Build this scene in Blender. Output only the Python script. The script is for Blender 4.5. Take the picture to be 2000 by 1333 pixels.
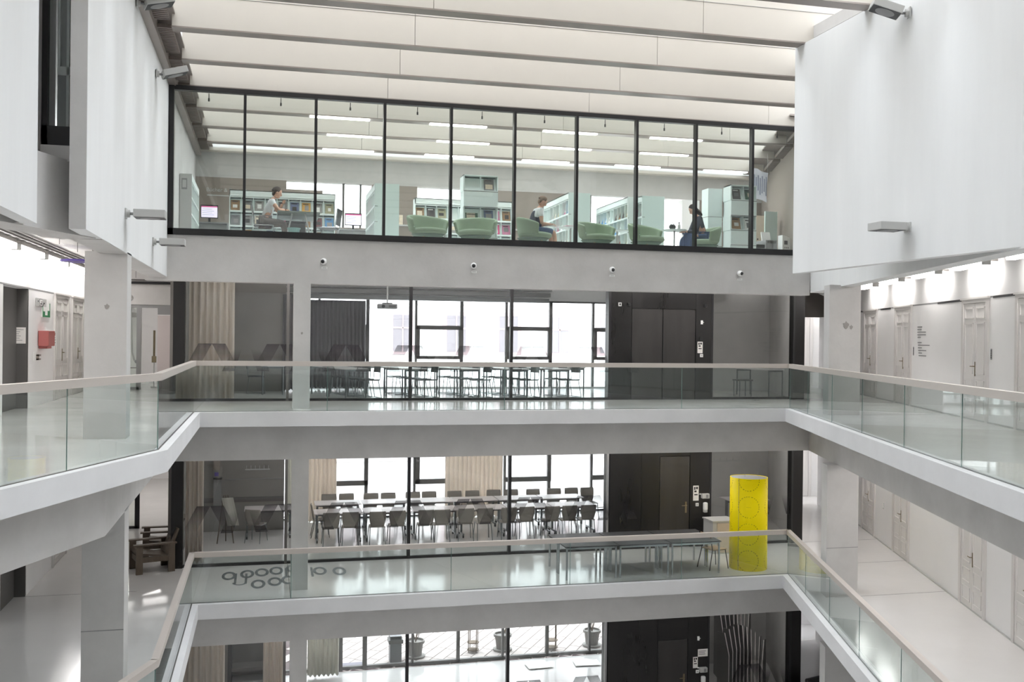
SKY, EXPO, LAMP, GAL, ROOM, ROOF = 11.0, -0.08, 20.0, .5, .5, .79
import bpy, bmesh, math, random, zlib
from mathutils import Vector, Matrix
random.seed(7)
for o in list(bpy.data.objects): bpy.data.objects.remove(o)
S = bpy.context.scene
COL = S.collection
PI = math.pi

# ------------------------------------------------------------------ camera
YAW, PITCH, ROLL = 0.2410, -0.0030, 0.0114
fw = Vector((math.sin(YAW)*math.cos(PITCH), math.cos(YAW)*math.cos(PITCH), math.sin(PITCH)))
r0 = Vector((math.cos(YAW), -math.sin(YAW), 0)); u0 = r0.cross(fw)
rt = r0*math.cos(ROLL) + u0*math.sin(ROLL); up = -r0*math.sin(ROLL) + u0*math.cos(ROLL)
cam_d = bpy.data.cameras.new('camera'); cam = bpy.data.objects.new('camera', cam_d); COL.objects.link(cam)
cam_d.sensor_width = 36.0; cam_d.lens = 1950*36.0/2000; cam_d.clip_end = 300
mw = Matrix((rt, up, -fw)).transposed().to_4x4(); mw.translation = Vector((0, 0, 1.5)); cam.matrix_world = mw
S.camera = cam
# ------------------------------------------------------------------ light
W = bpy.data.worlds.new('sky'); S.world = W; W.use_nodes = True
bg = W.node_tree.nodes['Background']; bg.inputs[0].default_value = (0.90, 0.945, 1.0, 1); bg.inputs[1].default_value = SKY
S.view_settings.view_transform = 'Standard'; S.view_settings.look = 'None'
S.view_settings.gamma = 1.0; S.view_settings.use_curve_mapping = False
S.view_settings.exposure = EXPO
S.cycles.max_bounces = 14; S.cycles.diffuse_bounces = 5; S.cycles.glossy_bounces = 4; S.cycles.transparent_max_bounces = 32
S.cycles.sample_clamp_indirect = 6.0; S.cycles.caustics_reflective = False; S.cycles.caustics_refractive = False
S.cycles.use_denoising = True

# ------------------------------------------------------------------ materials
def lin(c): return tuple(((v/255)/12.92 if v/255 <= .04045 else ((v/255+.055)/1.055)**2.4) for v in c)
def mat(name, rgb, rough=.6, metal=0.0, var=0.0, scale=2.0, bump=0.0, emit=0.0, spec=.5, stretch=None, rvar=0.0):
    m = bpy.data.materials.new(name); m.use_nodes = True
    nt = m.node_tree; b = nt.nodes['Principled BSDF']; c = lin(rgb)
    b.inputs['Base Color'].default_value = (*c, 1); b.inputs['Roughness'].default_value = rough
    b.inputs['Metallic'].default_value = metal; b.inputs['Specular IOR Level'].default_value = spec
    if var or bump or rvar:
        tc = nt.nodes.new('ShaderNodeTexCoord'); mp = nt.nodes.new('ShaderNodeMapping')
        if stretch: mp.inputs['Scale'].default_value = stretch
        n = nt.nodes.new('ShaderNodeTexNoise'); n.inputs['Scale'].default_value = scale; n.inputs['Detail'].default_value = 8; n.inputs['Roughness'].default_value = .62
        nt.links.new(tc.outputs['Object'], mp.inputs[0]); nt.links.new(mp.outputs[0], n.inputs['Vector'])
        if var:
            r = nt.nodes.new('ShaderNodeMapRange'); r.inputs[1].default_value = .25; r.inputs[2].default_value = .75
            r.inputs[3].default_value = 1-var; r.inputs[4].default_value = 1+var
            x = nt.nodes.new('ShaderNodeVectorMath'); x.operation = 'SCALE'; x.inputs[0].default_value = c
            nt.links.new(n.outputs[0], r.inputs[0]); nt.links.new(r.outputs[0], x.inputs['Scale']); nt.links.new(x.outputs[0], b.inputs['Base Color'])
        if rvar:
            r = nt.nodes.new('ShaderNodeMapRange'); r.inputs[1].default_value = .3; r.inputs[2].default_value = .7
            r.inputs[3].default_value = max(.02, rough-rvar); r.inputs[4].default_value = rough+rvar
            nt.links.new(n.outputs[0], r.inputs[0]); nt.links.new(r.outputs[0], b.inputs['Roughness'])
        if bump:
            n2 = nt.nodes.new('ShaderNodeTexNoise'); n2.inputs['Scale'].default_value = scale*14; n2.inputs['Detail'].default_value = 4
            nt.links.new(tc.outputs['Object'], n2.inputs['Vector'])
            bu = nt.nodes.new('ShaderNodeBump'); bu.inputs['Strength'].default_value = bump; bu.inputs['Distance'].default_value = .01
            nt.links.new(n2.outputs[0], bu.inputs['Height']); nt.links.new(bu.outputs[0], b.inputs['Normal'])
    if emit:
        b.inputs['Emission Color'].default_value = (*c, 1); b.inputs['Emission Strength'].default_value = emit
    return m
def glass(name, tint, refl=1.0, f0=.04):
    m = bpy.data.materials.new(name); m.use_nodes = True; nt = m.node_tree; nt.nodes.clear()
    out = nt.nodes.new('ShaderNodeOutputMaterial'); mx = nt.nodes.new('ShaderNodeMixShader')
    tr = nt.nodes.new('ShaderNodeBsdfTransparent'); tr.inputs[0].default_value = (*tint, 1)
    gl = nt.nodes.new('ShaderNodeBsdfGlossy'); gl.inputs['Roughness'].default_value = 0.0
    lw = nt.nodes.new('ShaderNodeLayerWeight'); lw.inputs[0].default_value = .5
    pw = nt.nodes.new('ShaderNodeMath'); pw.operation = 'POWER'; pw.inputs[1].default_value = 5
    ma = nt.nodes.new('ShaderNodeMath'); ma.operation = 'MULTIPLY_ADD'; ma.inputs[1].default_value = (1-f0)*refl; ma.inputs[2].default_value = f0
    nt.links.new(lw.outputs['Facing'], pw.inputs[0]); nt.links.new(pw.outputs[0], ma.inputs[0]); nt.links.new(ma.outputs[0], mx.inputs[0])
    nt.links.new(tr.outputs[0], mx.inputs[1]); nt.links.new(gl.outputs[0], mx.inputs[2]); nt.links.new(mx.outputs[0], out.inputs[0])
    return m
def decal(name, rgb, amax, top_dark):
    m = bpy.data.materials.new(name); m.use_nodes = True; nt = m.node_tree; b = nt.nodes['Principled BSDF']
    b.inputs['Base Color'].default_value = (*lin(rgb), 1); b.inputs['Roughness'].default_value = .6
    tc = nt.nodes.new('ShaderNodeTexCoord'); sx = nt.nodes.new('ShaderNodeSeparateXYZ'); r = nt.nodes.new('ShaderNodeMapRange')
    r.inputs[3].default_value = 0.0 if top_dark else amax; r.inputs[4].default_value = amax if top_dark else 0.0
    nt.links.new(tc.outputs['Generated'], sx.inputs[0]); nt.links.new(sx.outputs[2], r.inputs[0]); nt.links.new(r.outputs[0], b.inputs['Alpha'])
    return m
M = {}
M['concrete'] = mat('concrete', (197, 195, 193), .75, var=.10, scale=1.3, bump=.15)
M['concrete_dark'] = mat('shaded_concrete', (132, 128, 124), .75, var=.12, scale=1.1, bump=.15)  # concrete darkened in colour for walls that get little light
M['edge'] = mat('slab_edge_concrete', (216, 216, 217), .7, var=.05, scale=1.5, bump=.1)
M['white_wall'] = mat('white_render', (228, 229, 229), .85, var=.045, scale=1.6, bump=.05, stretch=(1, 1, .12))
M['plaster'] = mat('white_plaster', (238, 237, 236), .75, var=.015, scale=1.5)
M['floor'] = mat('polished_screed', (218, 216, 214), .13, var=.03, scale=.8, spec=.6, rvar=.03)
M['panel'] = mat('ceiling_panel', (204, 198, 189), .8, var=.015, scale=2)
M['strip'] = mat('brown_metal_strip', (150, 141, 135), .36, metal=.4, var=.06, scale=1, stretch=(.3, 1, 1))
M['black'] = mat('black_frame', (38, 37, 39), .42, metal=.3)
M['steel'] = mat('black_steel', (38, 37, 37), .34, metal=.4, var=.28, scale=1.1, stretch=(1.6, 1, .35), rvar=.1)
M['steel_leaf'] = mat('grey_steel_leaf', (60, 58, 57), .4, metal=.4, var=.25, scale=1.3, stretch=(2.2, 1, .3), rvar=.1)
M['rail'] = mat('handrail_metal', (196, 188, 181), .42, metal=.2)
M['glass'] = glass('clear_glass', (.955, .975, .965))
M['glass_lib'] = glass('library_glass', (.93, .955, .94))
M['glass_room'] = glass('room_glass', (.90, .91, .91), f0=.045)
M['glass_green'] = glass('green_glass', (.925, .962, .955), f0=.045)
M['glass_roof'] = glass('sky_dimming_glass', (ROOF, ROOF, ROOF*1.0))  # tint chosen to dim the sky from above
M['glass_edge'] = mat('glass_edge', (96, 128, 122), .3)
M['door'] = mat('door_paint', (226, 223, 220), .5)
M['door_trim'] = mat('door_trim_paint', (218, 215, 212), .5)
M['brass'] = mat('worn_brass', (134, 122, 98), .4, metal=.6)
M['chrome'] = mat('chrome', (190, 192, 195), .2, metal=.9)
M['dark_chrome'] = mat('dull_chrome', (120, 124, 126), .3, metal=.8)
M['tube'] = mat('lamp_tube', (255, 251, 248), .5, emit=LAMP)
M['tube_g'] = mat('added_gallery_tube', (255, 252, 250), .5, emit=LAMP*GAL)  # glow of the added gallery strips
M['tube_r'] = mat('added_room_tube', (255, 252, 250), .5, emit=LAMP*ROOM)  # glow of the added seminar room strips
M['tube2'] = mat('library_tube', (255, 255, 252), .5, emit=16)
M['lamp_body'] = mat('lamp_body', (150, 146, 142), .5)
M['table_under'] = mat('grey_green_table', (134, 144, 141), .6)
M['darkgrey'] = mat('dark_grey', (92, 90, 88), .6)
M['midgrey'] = mat('mid_grey', (140, 140, 140), .55)
M['lightgrey'] = mat('light_grey', (188, 188, 186), .5)
M['white'] = mat('white', (240, 240, 238), .6)
M['paper'] = mat('paper', (236, 232, 228), .8)
M['ink'] = mat('ink', (60, 58, 58), .8)
M['blackplastic'] = mat('black_plastic', (34, 34, 36), .45)
M['mint'] = mat('mint_shelf', (224, 234, 232), .55)
M['mint_dark'] = mat('mint_panel', (204, 220, 216), .55)
M['sage'] = mat('green_wool', (142, 159, 136), .9, var=.06, scale=30, bump=.2)
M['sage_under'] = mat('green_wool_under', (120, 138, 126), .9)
M['wood'] = mat('pale_wood', (178, 150, 118), .6, var=.1, scale=6, stretch=(1, 1, 6))
M['darkwood'] = mat('dark_wood', (92, 80, 68), .55, var=.2, scale=4, stretch=(1, 5, 1))
M['ply'] = mat('grey_plywood', (152, 146, 138), .5, var=.1, scale=5, stretch=(1, 1, 4))
M['tabletop'] = mat('white_tabletop', (226, 219, 219), .3)
M['blacktop'] = mat('black_tabletop', (58, 58, 60), .45, var=.1, scale=2)
M['curtain'] = mat('beige_curtain', (234, 226, 217), .95, var=.03, scale=4)
M['curtain_dark'] = mat('dark_curtain', (104, 102, 104), .95, var=.04, scale=4)
M['curtain_white'] = mat('white_curtain', (216, 214, 206), .95)
M['red'] = mat('red_box', (174, 98, 94), .5)
M['green_sign'] = mat('sign_green', (40, 132, 82), .5)
M['purple'] = mat('purple_ring', (92, 78, 150), .5)
M['skin'] = mat('skin', (205, 162, 140), .6)
M['hair_dark'] = mat('dark_hair', (58, 48, 44), .8, var=.15, scale=40)
M['hair_brown'] = mat('brown_hair', (128, 106, 88), .8, var=.15, scale=40)
M['tee'] = mat('white_tee', (222, 224, 226), .9)
M['trousers'] = mat('brown_trousers', (118, 108, 102), .9)
M['denim'] = mat('blue_denim', (74, 92, 128), .9, var=.1, scale=20)
M['vest'] = mat('dark_vest', (62, 64, 78), .9)
M['jacket'] = mat('dark_jacket', (56, 60, 72), .9, var=.2, scale=14)
M['facade'] = mat('facade_render', (238, 234, 232), .85)
M['facade_trim'] = mat('facade_trim', (186, 164, 166), .85)
M['facade_glass'] = mat('facade_window_glass', (128, 122, 126), .2)
M['paving'] = mat('paving_slab', (178, 168, 164), .8, var=.04, scale=3)
M['paving_joint'] = mat('paving_joint', (84, 72, 72), .9)
M['paving_b'] = mat('paving_slab_warm', (170, 159, 155), .8, var=.04, scale=3)
M['bin'] = mat('grey_bin', (104, 104, 108), .5)
M['pot'] = mat('grey_pot', (120, 116, 112), .7, var=.1, scale=6)
M['leaf'] = mat('leaf_green', (96, 116, 76), .7)
M['stem'] = mat('stem_brown', (96, 80, 64), .8)
M['stone'] = mat('pale_stone', (198, 184, 168), .7, var=.08, scale=9)
M['screen'] = mat('screen_white', (232, 222, 240), .4, emit=.9)
M['screen_pink'] = mat('screen_pink', (206, 96, 150), .4, emit=.6)
M['cloth'] = mat('banner_cloth', (242, 244, 250), .9)
M['cloth_print'] = mat('banner_print', (176, 186, 206), .9)
M['board'] = mat('pale_board', (206, 196, 194), .6)
M['beige'] = mat('beige_cupboard', (222, 204, 186), .6)
M['teal'] = mat('teal_plastic', (130, 168, 162), .5)
M['decal_top'] = decal('film_fading_down', (48, 44, 50), .74, True)
M['decal_bottom'] = decal('film_fading_up', (40, 38, 42), .70, False)
M['decal_floor'] = mat('grey_floor_mark', (104, 110, 114), .4)
M['taupe'] = mat('taupe_wall', (146, 136, 128), .8, var=.04, scale=1)
M['asphalt'] = mat('door_mat', (122, 118, 128), .9)

for k_ in ('curtain', 'curtain_white', 'cloth'):
    nt = M[k_].node_tree; b = nt.nodes['Principled BSDF']; o_ = nt.nodes['Material Output']; tl = nt.nodes.new('ShaderNodeBsdfTranslucent'); tl.inputs[0].default_value = b.inputs['Base Color'].default_value
    mx_ = nt.nodes.new('ShaderNodeMixShader'); mx_.inputs[0].default_value = .45; nt.links.new(b.outputs[0], mx_.inputs[1]); nt.links.new(tl.outputs[0], mx_.inputs[2]); nt.links.new(mx_.outputs[0], o_.inputs[0])
# ------------------------------------------------------------------ mesh helpers
class MB:
    def __init__(s): s.v = []; s.f = []
    def add(s, vs, fs, T=None):
        n = len(s.v); s.v += [tuple(T @ Vector(p)) if T is not None else tuple(p) for p in vs]; s.f += [tuple(i+n for i in f) for f in fs]; return s
    def box(s, x0, x1, y0, y1, z0, z1, T=None):
        return s.add([(x0,y0,z0),(x1,y0,z0),(x1,y1,z0),(x0,y1,z0),(x0,y0,z1),(x1,y0,z1),(x1,y1,z1),(x0,y1,z1)],
                     [(0,3,2,1),(4,5,6,7),(0,1,5,4),(1,2,6,5),(2,3,7,6),(3,0,4,7)], T)
    def prism(s, poly, z0, z1, T=None):
        a = sum(poly[i][0]*poly[(i+1) % len(poly)][1]-poly[(i+1) % len(poly)][0]*poly[i][1] for i in range(len(poly)))
        if a < 0: poly = poly[::-1]
        n = len(poly)
        return s.add([(*p, z0) for p in poly]+[(*p, z1) for p in poly], [tuple(range(n))[::-1], tuple(range(n, 2*n))]+[(i, (i+1) % n, n+(i+1) % n, n+i) for i in range(n)], T)
    def wall(s, a, b, z0, z1, t):                        # slab standing on a-b, thickness t to the left of a->b
        d = Vector((b[0]-a[0], b[1]-a[1])); n = Vector((-d.y, d.x)).normalized()*t
        return s.prism([a, b, (b[0]+n.x, b[1]+n.y), (a[0]+n.x, a[1]+n.y)], z0, z1)
    def cyl(s, p0, p1, r, n=8, r1=None, caps=True):
        p0 = Vector(p0); p1 = Vector(p1); d = (p1-p0).normalized(); r1 = r if r1 is None else r1
        a = d.orthogonal().normalized(); b = d.cross(a)
        vs = [p0+(a*math.cos(2*PI*i/n)+b*math.sin(2*PI*i/n))*r for i in range(n)]+[p1+(a*math.cos(2*PI*i/n)+b*math.sin(2*PI*i/n))*r1 for i in range(n)]
        fs = [(i, (i+1) % n, n+(i+1) % n, n+i) for i in range(n)]
        if caps: fs += [tuple(range(n))[::-1], tuple(range(n, 2*n))]
        return s.add(vs, fs)
    def tube(s, pts, r, n=6):
        for a, b in zip(pts[:-1], pts[1:]): s.cyl(a, b, r, n)
        return s
    def lathe(s, prof, n=16, c=(0, 0, 0), T=None):
        m = len(prof); vs = [(c[0]+r*math.cos(2*PI*i/n), c[1]+r*math.sin(2*PI*i/n), c[2]+z) for r, z in prof for i in range(n)]
        fs = [(j*n+i, j*n+(i+1) % n, (j+1)*n+(i+1) % n, (j+1)*n+i) for j in range(m-1) for i in range(n)]
        fs += [tuple(range(n))[::-1], tuple(range((m-1)*n, m*n))]
        return s.add(vs, fs, T)
    def grid(s, fn, nu, nv, T=None):
        vs = [fn(i/nu, j/nv) for j in range(nv+1) for i in range(nu+1)]
        return s.add(vs, [(j*(nu+1)+i, j*(nu+1)+i+1, (j+1)*(nu+1)+i+1, (j+1)*(nu+1)+i) for j in range(nv) for i in range(nu)], T)
    def ell(s, c, r, n=12, m=8, T=None):
        return s.lathe([(max(1e-4, math.sin(PI*j/m))*1.0, -math.cos(PI*j/m)) for j in range(m+1)], n, T=(T or Matrix.Identity(4)) @ Matrix.Translation(c) @ Matrix.Diagonal((*r, 1)))
    def mesh(s, name, m):
        me = bpy.data.meshes.new(name); me.from_pydata(s.v, [], s.f); me.materials.append(M[m] if isinstance(m, str) else m); me.update(); return me
    def build(s, name, m, parent=None, smooth=False, bevel=0, sub=0, solid=0):
        me = s.mesh(name, m); o = bpy.data.objects.new(name, me); COL.objects.link(o)
        if smooth: me.polygons.foreach_set('use_smooth', [True]*len(me.polygons))
        if solid: k = o.modifiers.new('t', 'SOLIDIFY'); k.thickness = solid; k.offset = 0
        if sub: k = o.modifiers.new('s', 'SUBSURF'); k.levels = sub; k.render_levels = sub
        if bevel: k = o.modifiers.new('b', 'BEVEL'); k.width = bevel; k.segments = 2; k.limit_method = 'ANGLE'
        if parent: o.parent = parent
        return o
def box(name, m, x0, x1, y0, y1, z0, z1, parent=None, bevel=0): return MB().box(x0, x1, y0, y1, z0, z1).build(name, m, parent, bevel=bevel)
def thing(name, label, cat, loc=(0, 0, 0), rz=0, group=None):
    o = bpy.data.objects.new(name, None); COL.objects.link(o); o.location = loc; o.rotation_euler = (0, 0, rz); o.empty_display_size = .1
    return tag(o, label, cat, group)
def tag(o, label, cat, group=None):
    o['label'] = label; o['category'] = cat
    if group: o['group'] = group
    return o
def st(o, label=None):
    o['kind'] = 'structure'
    if label: o['label'] = label
    return o
def sgroup(name, loc=(0, 0, 0), label=None):
    o = bpy.data.objects.new(name, None); COL.objects.link(o); o.location = loc; o.empty_display_size = .1; return st(o, label)
def share(name, me, parent, loc=(0, 0, 0), rz=0):
    o = bpy.data.objects.new(name, me); COL.objects.link(o); o.parent = parent; o.location = loc; o.rotation_euler = (0, 0, rz); return o
KIDS = {}
def dup(root, loc, rz, label, group=None):
    r = root.copy(); COL.objects.link(r); r.location = loc; r.rotation_euler = (0, 0, rz); r['label'] = label
    if group: r['group'] = group
    for ch in list(root.children):
        c = ch.copy(); COL.objects.link(c); c.parent = r
        for g in list(ch.children):
            d = g.copy(); COL.objects.link(d); d.parent = c
    return r
def text(body, size, m, parent, loc, rot, name='lettering', ext=.001):
    cu = bpy.data.curves.new(name, 'FONT'); cu.body = body; cu.size = size; cu.extrude = ext; cu.materials.append(M[m])
    o = bpy.data.objects.new(name, cu); COL.objects.link(o); o.location = loc; o.rotation_euler = rot; o.parent = parent; return o
def skin(name, pts, edges, m, parent, sub=2):
    me = bpy.data.meshes.new(name); me.from_pydata([p[:3] for p in pts], edges, []); o = bpy.data.objects.new(name, me); COL.objects.link(o)
    o.modifiers.new('k', 'SKIN'); sv = me.skin_vertices[0].data
    for i, p in enumerate(pts):
        r = p[3]; sv[i].radius = (r, r) if not isinstance(r, tuple) else r
        sv[i].use_root = (i == 0)
    k = o.modifiers.new('s', 'SUBSURF'); k.levels = sub; k.render_levels = sub
    dg = bpy.context.evaluated_depsgraph_get(); dg.update()
    nm = bpy.data.meshes.new_from_object(o.evaluated_get(dg)); o.modifiers.clear(); o.data = nm
    nm.materials.clear(); nm.materials.append(M[m]); nm.polygons.foreach_set('use_smooth', [True]*len(nm.polygons))
    o.parent = parent; return o
# ================================================================== STRUCTURE
SB, SC, ST = -3.721, -8.07, 3.48            # floor heights: gallery below, ground floor, library
RD = Vector((-3.83, -11.62)); RS = RD.x/RD.y   # direction of the right-hand gallery edge
def rx(y, off=0.0): return 11.23+off+RS*(y-20.12)
def lx(y, off=0.0): return -1.23+off+.372*(y-13.65)
def slab_polys(o):                         # void ring offset outward by o
    k = 13.65-.4*o; kx = -1.235-o
    L = (-1.235-o, 20.12+o); R = (rx(20.12+o, o*1.05), 20.12+o); K = (kx, k); N0 = .8-o; NL = (lx(N0, -o), N0); NR = (rx(N0, o*1.05), N0)
    return L, R, K, NL, NR
def ring(mb, o, z0, z1, xa=-9, xb=22, ya=-4, yb=28.8):
    L, R, K, NL, NR = slab_polys(o)
    mb.prism([(xa, L[1]), L, R, (xb, R[1]), (xb, yb), (xa, yb)], z0, z1)
    mb.prism([R, NR, (xb, NR[1]), (xb, R[1])], z0, z1)
    mb.prism([(xa, NL[1]), NL, K, L, (xa, L[1])], z0, z1)
    mb.prism([(xa, ya), (xb, ya), (xb, NR[1]), NR, NL, (xa, NL[1])], z0, z1)
    return mb
for z, w in ((0, 'upper'), (SB, 'middle')):
    st(ring(MB(), 0, z-.291, z-.004).build('floor_slab', 'edge'), 'concrete slab edge of the %s gallery around the atrium' % w)
    f = MB(); ring(f, .17, z-.02, z+.002)
    st(f.build('floor', 'floor'), 'polished grey floor of the %s gallery' % w)
    # saw-cut floor joints
    j = MB()
    for (a, b) in (((-1.4, 23.33), (16.0, 23.33)), ((rx(18.2, .7), 18.15), (13.93, 18.15)), ((-4.58, 21.4), (-2.5, 21.4)), ((.52, 20.3), (.52, 23.3)), ((12.3, 20.9), (15.0, 20.9))):
        j.wall(a, b, z, z+.0035, .012)
    st(j.build('floor_joint', 'darkgrey'))
    # down-stand beams under the slab
    b = MB(); zb = z-1.035
    b.prism([(-2.3, 20.88), (12.6, 20.88), (12.6, 21.25), (-2.3, 21.25)], zb, z-.28)
    b.prism([(-1.935, 13.3), (-1.935, 20.9), (-2.3, 20.9), (-2.3, 13.3)], zb, z-.28)
    b.prism([(-1.935, 13.3), (-2.3, 13.45), (lx(1, -1.12), 1), (lx(1, -.76), 1)], zb, z-.28)
    b.prism([(rx(20.88, .78), 20.88), (rx(20.88, 1.15), 20.88), (rx(0, 1.15), 0), (rx(0, .78), 0)], zb, z-.28)
    st(b.build('ceiling_beam', 'concrete'), 'concrete down-stand beam below the %s gallery' % w)
st(box('floor', 'floor', -9, 22, -4, 28.72, SC-.3, SC), 'polished grey floor of the ground floor')
# level above: library floor and corridor ceilings
st(MB().prism([(-2.35, 20.88), (12.24, 20.88), (12.24, 21.25), (-2.35, 21.25)], 2.57, ST).build('wall_beam', 'concrete'), 'wide concrete beam below the library glazing')
c = MB(); c.prism([(-9, 21.2), (22, 21.2), (22, 28.8), (-9, 28.8)], 3.25, ST-.02)
c.prism([(-9, -4), (-9, 21.2), (-2.2, 21.2), (-2.2, 13.0), (lx(-4, -.95), -4)], 3.25, ST-.02)
c.prism([(rx(21.2, .95), 21.2), (22, 21.2), (22, -4), (rx(-4, .95), -4)], 3.25, ST-.02)
st(c.build('ceiling', 'concrete'), 'concrete ceiling over the upper gallery corridors')
c = MB().prism([(-1.95, 20.9), (12.2, 20.9), (15.1, 28.8), (-1.95, 28.8)], ST-.02, ST)
st(c.build('floor', 'floor'), 'library floor')
# upper right beam / wall along the gallery edge
b = MB(); a0 = Vector((12.24, 20.88)); 
b.prism([(rx(20.88, .775), 20.88), (rx(20.88, 1.1), 20.88), (rx(-4, 1.1), -4), (rx(-4, .775), -4)], 2.63, 6.8)
st(b.build('wall_right', 'white_wall'), 'pale beam and wall above the right corridor')
st(box('ceiling_soffit', 'concrete', 8.87, 9.9, -4, 14.9, 2.95, 3.2))  # slab added to keep the gap behind the right wall dark
b = MB(); b.prism([(-1.94, 12.9), (-2.3, 12.9), (-2.3, 20.9), (-1.94, 20.9)], 2.63, 3.3)
b.prism([(-1.99, 12.75), (-2.4, 13.0), (lx(-4, -1.1), -4), (lx(-4, -.73), -4)], 2.63, 3.46)
st(b.build('wall_left', 'concrete'), 'concrete beam and recessed wall above the left corridor')
# white screen walls hanging in the atrium
st(box('wall_left', 'white_wall', -2.11, -1.935, 11.75, 20.93, 2.64, 6.5), 'white left wall of the atrium carrying four floodlights')
st(box('wall_left', 'white_wall', -2.5, -2.34, -3, 11.3, 2.64, 6.5), 'white wall at the far left edge')
st(box('wall_right', 'white_wall', 8.7, 8.86, -3, 15.4, 2.655, 6.5), 'white right wall of the atrium carrying two floodlights')
st(box('wall_left', 'concrete', -2.11, -1.936, 11.742, 11.75, 2.64, 6.5), 'grey end face of the white left wall')
st(box('wall_left', 'concrete', -2.62, -2.495, 11.3, 12.98, 2.64, 6.5))
# window in the left recess
w = sgroup('window_9', (0, 0, 0), 'dark framed window in the recess of the left wall')
fr = MB(); fr.box(-2.49, -2.43, 12.2, 12.3, 3.62, 6.5); fr.box(-2.49, -2.1, 12.2, 12.3, 3.62, 3.84); fr.box(-2.1, -2.04, 12.2, 12.3, 3.62, 6.5)
fr.build('frame', 'black', w); box('glass_pane', 'glass', -2.43, -2.1, 12.24, 12.26, 3.84, 6.5, w)
b = MB(); b.box(-2.31, -2.28, 12.62, 12.66, 3.84, 6.5); b.box(-2.41, -2.1, 12.62, 12.66, 4.52, 4.62); b.box(-2.4, -2.38, 12.62, 12.66, 4.62, 6.5); b.build('inner_frame', 'white', w)
MB().box(-2.46, -2.06, 12.9, 12.95, 3.6, 6.5).build('blind', 'lightgrey', w)
st(box('wall_sill', 'concrete', -2.52, -2.05, 12.18, 12.9, 3.44, 3.62))
# columns
for i, z in enumerate((0, SB, SC)):
    zt = (2.66, -1.02, -4.74)[i] if True else 0
    for nm, x0, x1, y0, y1 in (('left', -2.5, -1.935, 15.1, 15.55), ('right', 11.12, 11.84, 18.2, 18.62), ('middle', .53, .87, 20.88, 21.22)):
        o = MB()
        if nm == 'middle': zt = (2.57, -1.035, -4.756)[i]
        if nm == 'right': o.prism([(11.12, 18.2), (11.84, 18.2), (11.97, 18.62), (11.25, 18.62)], z, zt)
        else: o.box(x0, x1, y0, y1, z, zt)
        st(o.build('pillar', 'concrete'), 'concrete pillar at the %s of the %s gallery' % (nm, ('upper', 'middle', 'lowest')[i]))
        if i == 1 and nm != 'middle': st(MB().box(x0-.001, x1-.001, y0-.003, y0, z+1.0, z+1.012).build('pillar_joint', 'midgrey'))
for x, y, z, r in ((-2.2, 15.095, 1.88, .035), (11.5, 18.195, 1.84, .07), (11.62, 18.195, 1.80, .04), (.7, 20.875, 1.55, .025)):
    st(MB().add([(x+r*(1+.35*math.sin(k*2.7))*math.cos(k*PI/6), y, z+r*(1+.3*math.cos(k*4.1))*math.sin(k*PI/6)) for k in range(12)], [tuple(range(12))]).build('pillar_stain', 'lamp_body'))
# outer shell
o = MB(); o.box(-9.2, -9, -4, 28.8, SC, 6.8); st(o.build('wall_west', 'plaster'))
o = MB(); o.box(22, 22.2, -4, 28.8, SC, 6.8); st(o.build('wall_east', 'plaster'))
st(box('wall_near', 'white_wall', -9, 22, -4.2, -4, SC, 6.8))
r = MB(); r.prism([(-9, -4), (-2.12, -4), (-2.12, 20.8), (-9, 20.8)], 6.6, 6.8); r.prism([(8.86, -4), (22, -4), (22, 28.8), (15.2, 28.8), (12.3, 20.9), (8.86, 15.4)], 6.6, 6.8)
r.prism([(-9, 20.8), (-1.95, 20.8), (-1.95, 28.8), (-9, 28.8)], 6.6, 6.8)
st(r.build('ceiling_roof', 'concrete'))
# ---- corridor walls (left x=-4.58, right slanted)
def cx(y): return 12.59+.356*(y-14.42)
for z in (0, SB, SC):
    h = 3.3 if z == 0 else 3.45
    if z == SC: h = 4.1
    o = MB(); o.box(-4.8, -4.58, -4, 19.5, z, z+2.36); o.box(-4.8, -4.58, 21.42, 40, z, z+2.36); o.box(-4.8, -4.62, -4, 40, z+2.36, z+h)
    st(o.build('wall_left', 'plaster'), 'white plastered left corridor wall')
    o = MB(); o.box(-4.95, -4.78, 19.5, 21.6, z, z+2.36); o.box(-5.0, -4.58, 21.4, 21.46, z, z+2.36); st(o.build('wall_left', 'darkgrey'), 'dark grey door niche in the left corridor')
    o = MB(); o.wall((cx(-4), -4), (cx(29), 29), z, z+2.36, -.2); o.wall((cx(-4)+.045, -4), (cx(29)+.045, 29), z+2.36, z+h, -.2)
    st(o.build('wall_right', 'plaster'), 'white plastered right corridor wall')
    o = MB(); o.wall((cx(-4)-.012, -4), (cx(29)-.012, 29), z, z+.03, .015); st(o.build('baseboard_right', 'lightgrey'))
    o = MB(); o.wall((cx(-4)-.004, -4), (cx(29)-.004, 29), z+2.36, z+2.39, -.04); o.box(-4.62, -4.576, -4, 28, z+2.36, z+2.39); st(o.build('trim_ledge', 'midgrey'))
for y0, y1 in ((24.9, 26), (22.4, 23.3), (17.45, 18.9), (14.65, 15.9)):
    st(MB().wall((cx(y0)-.01, y0), (cx(y1)-.01, y1), 2.345, 2.385, -.03).build('trim_slot', 'blackplastic'))
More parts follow.
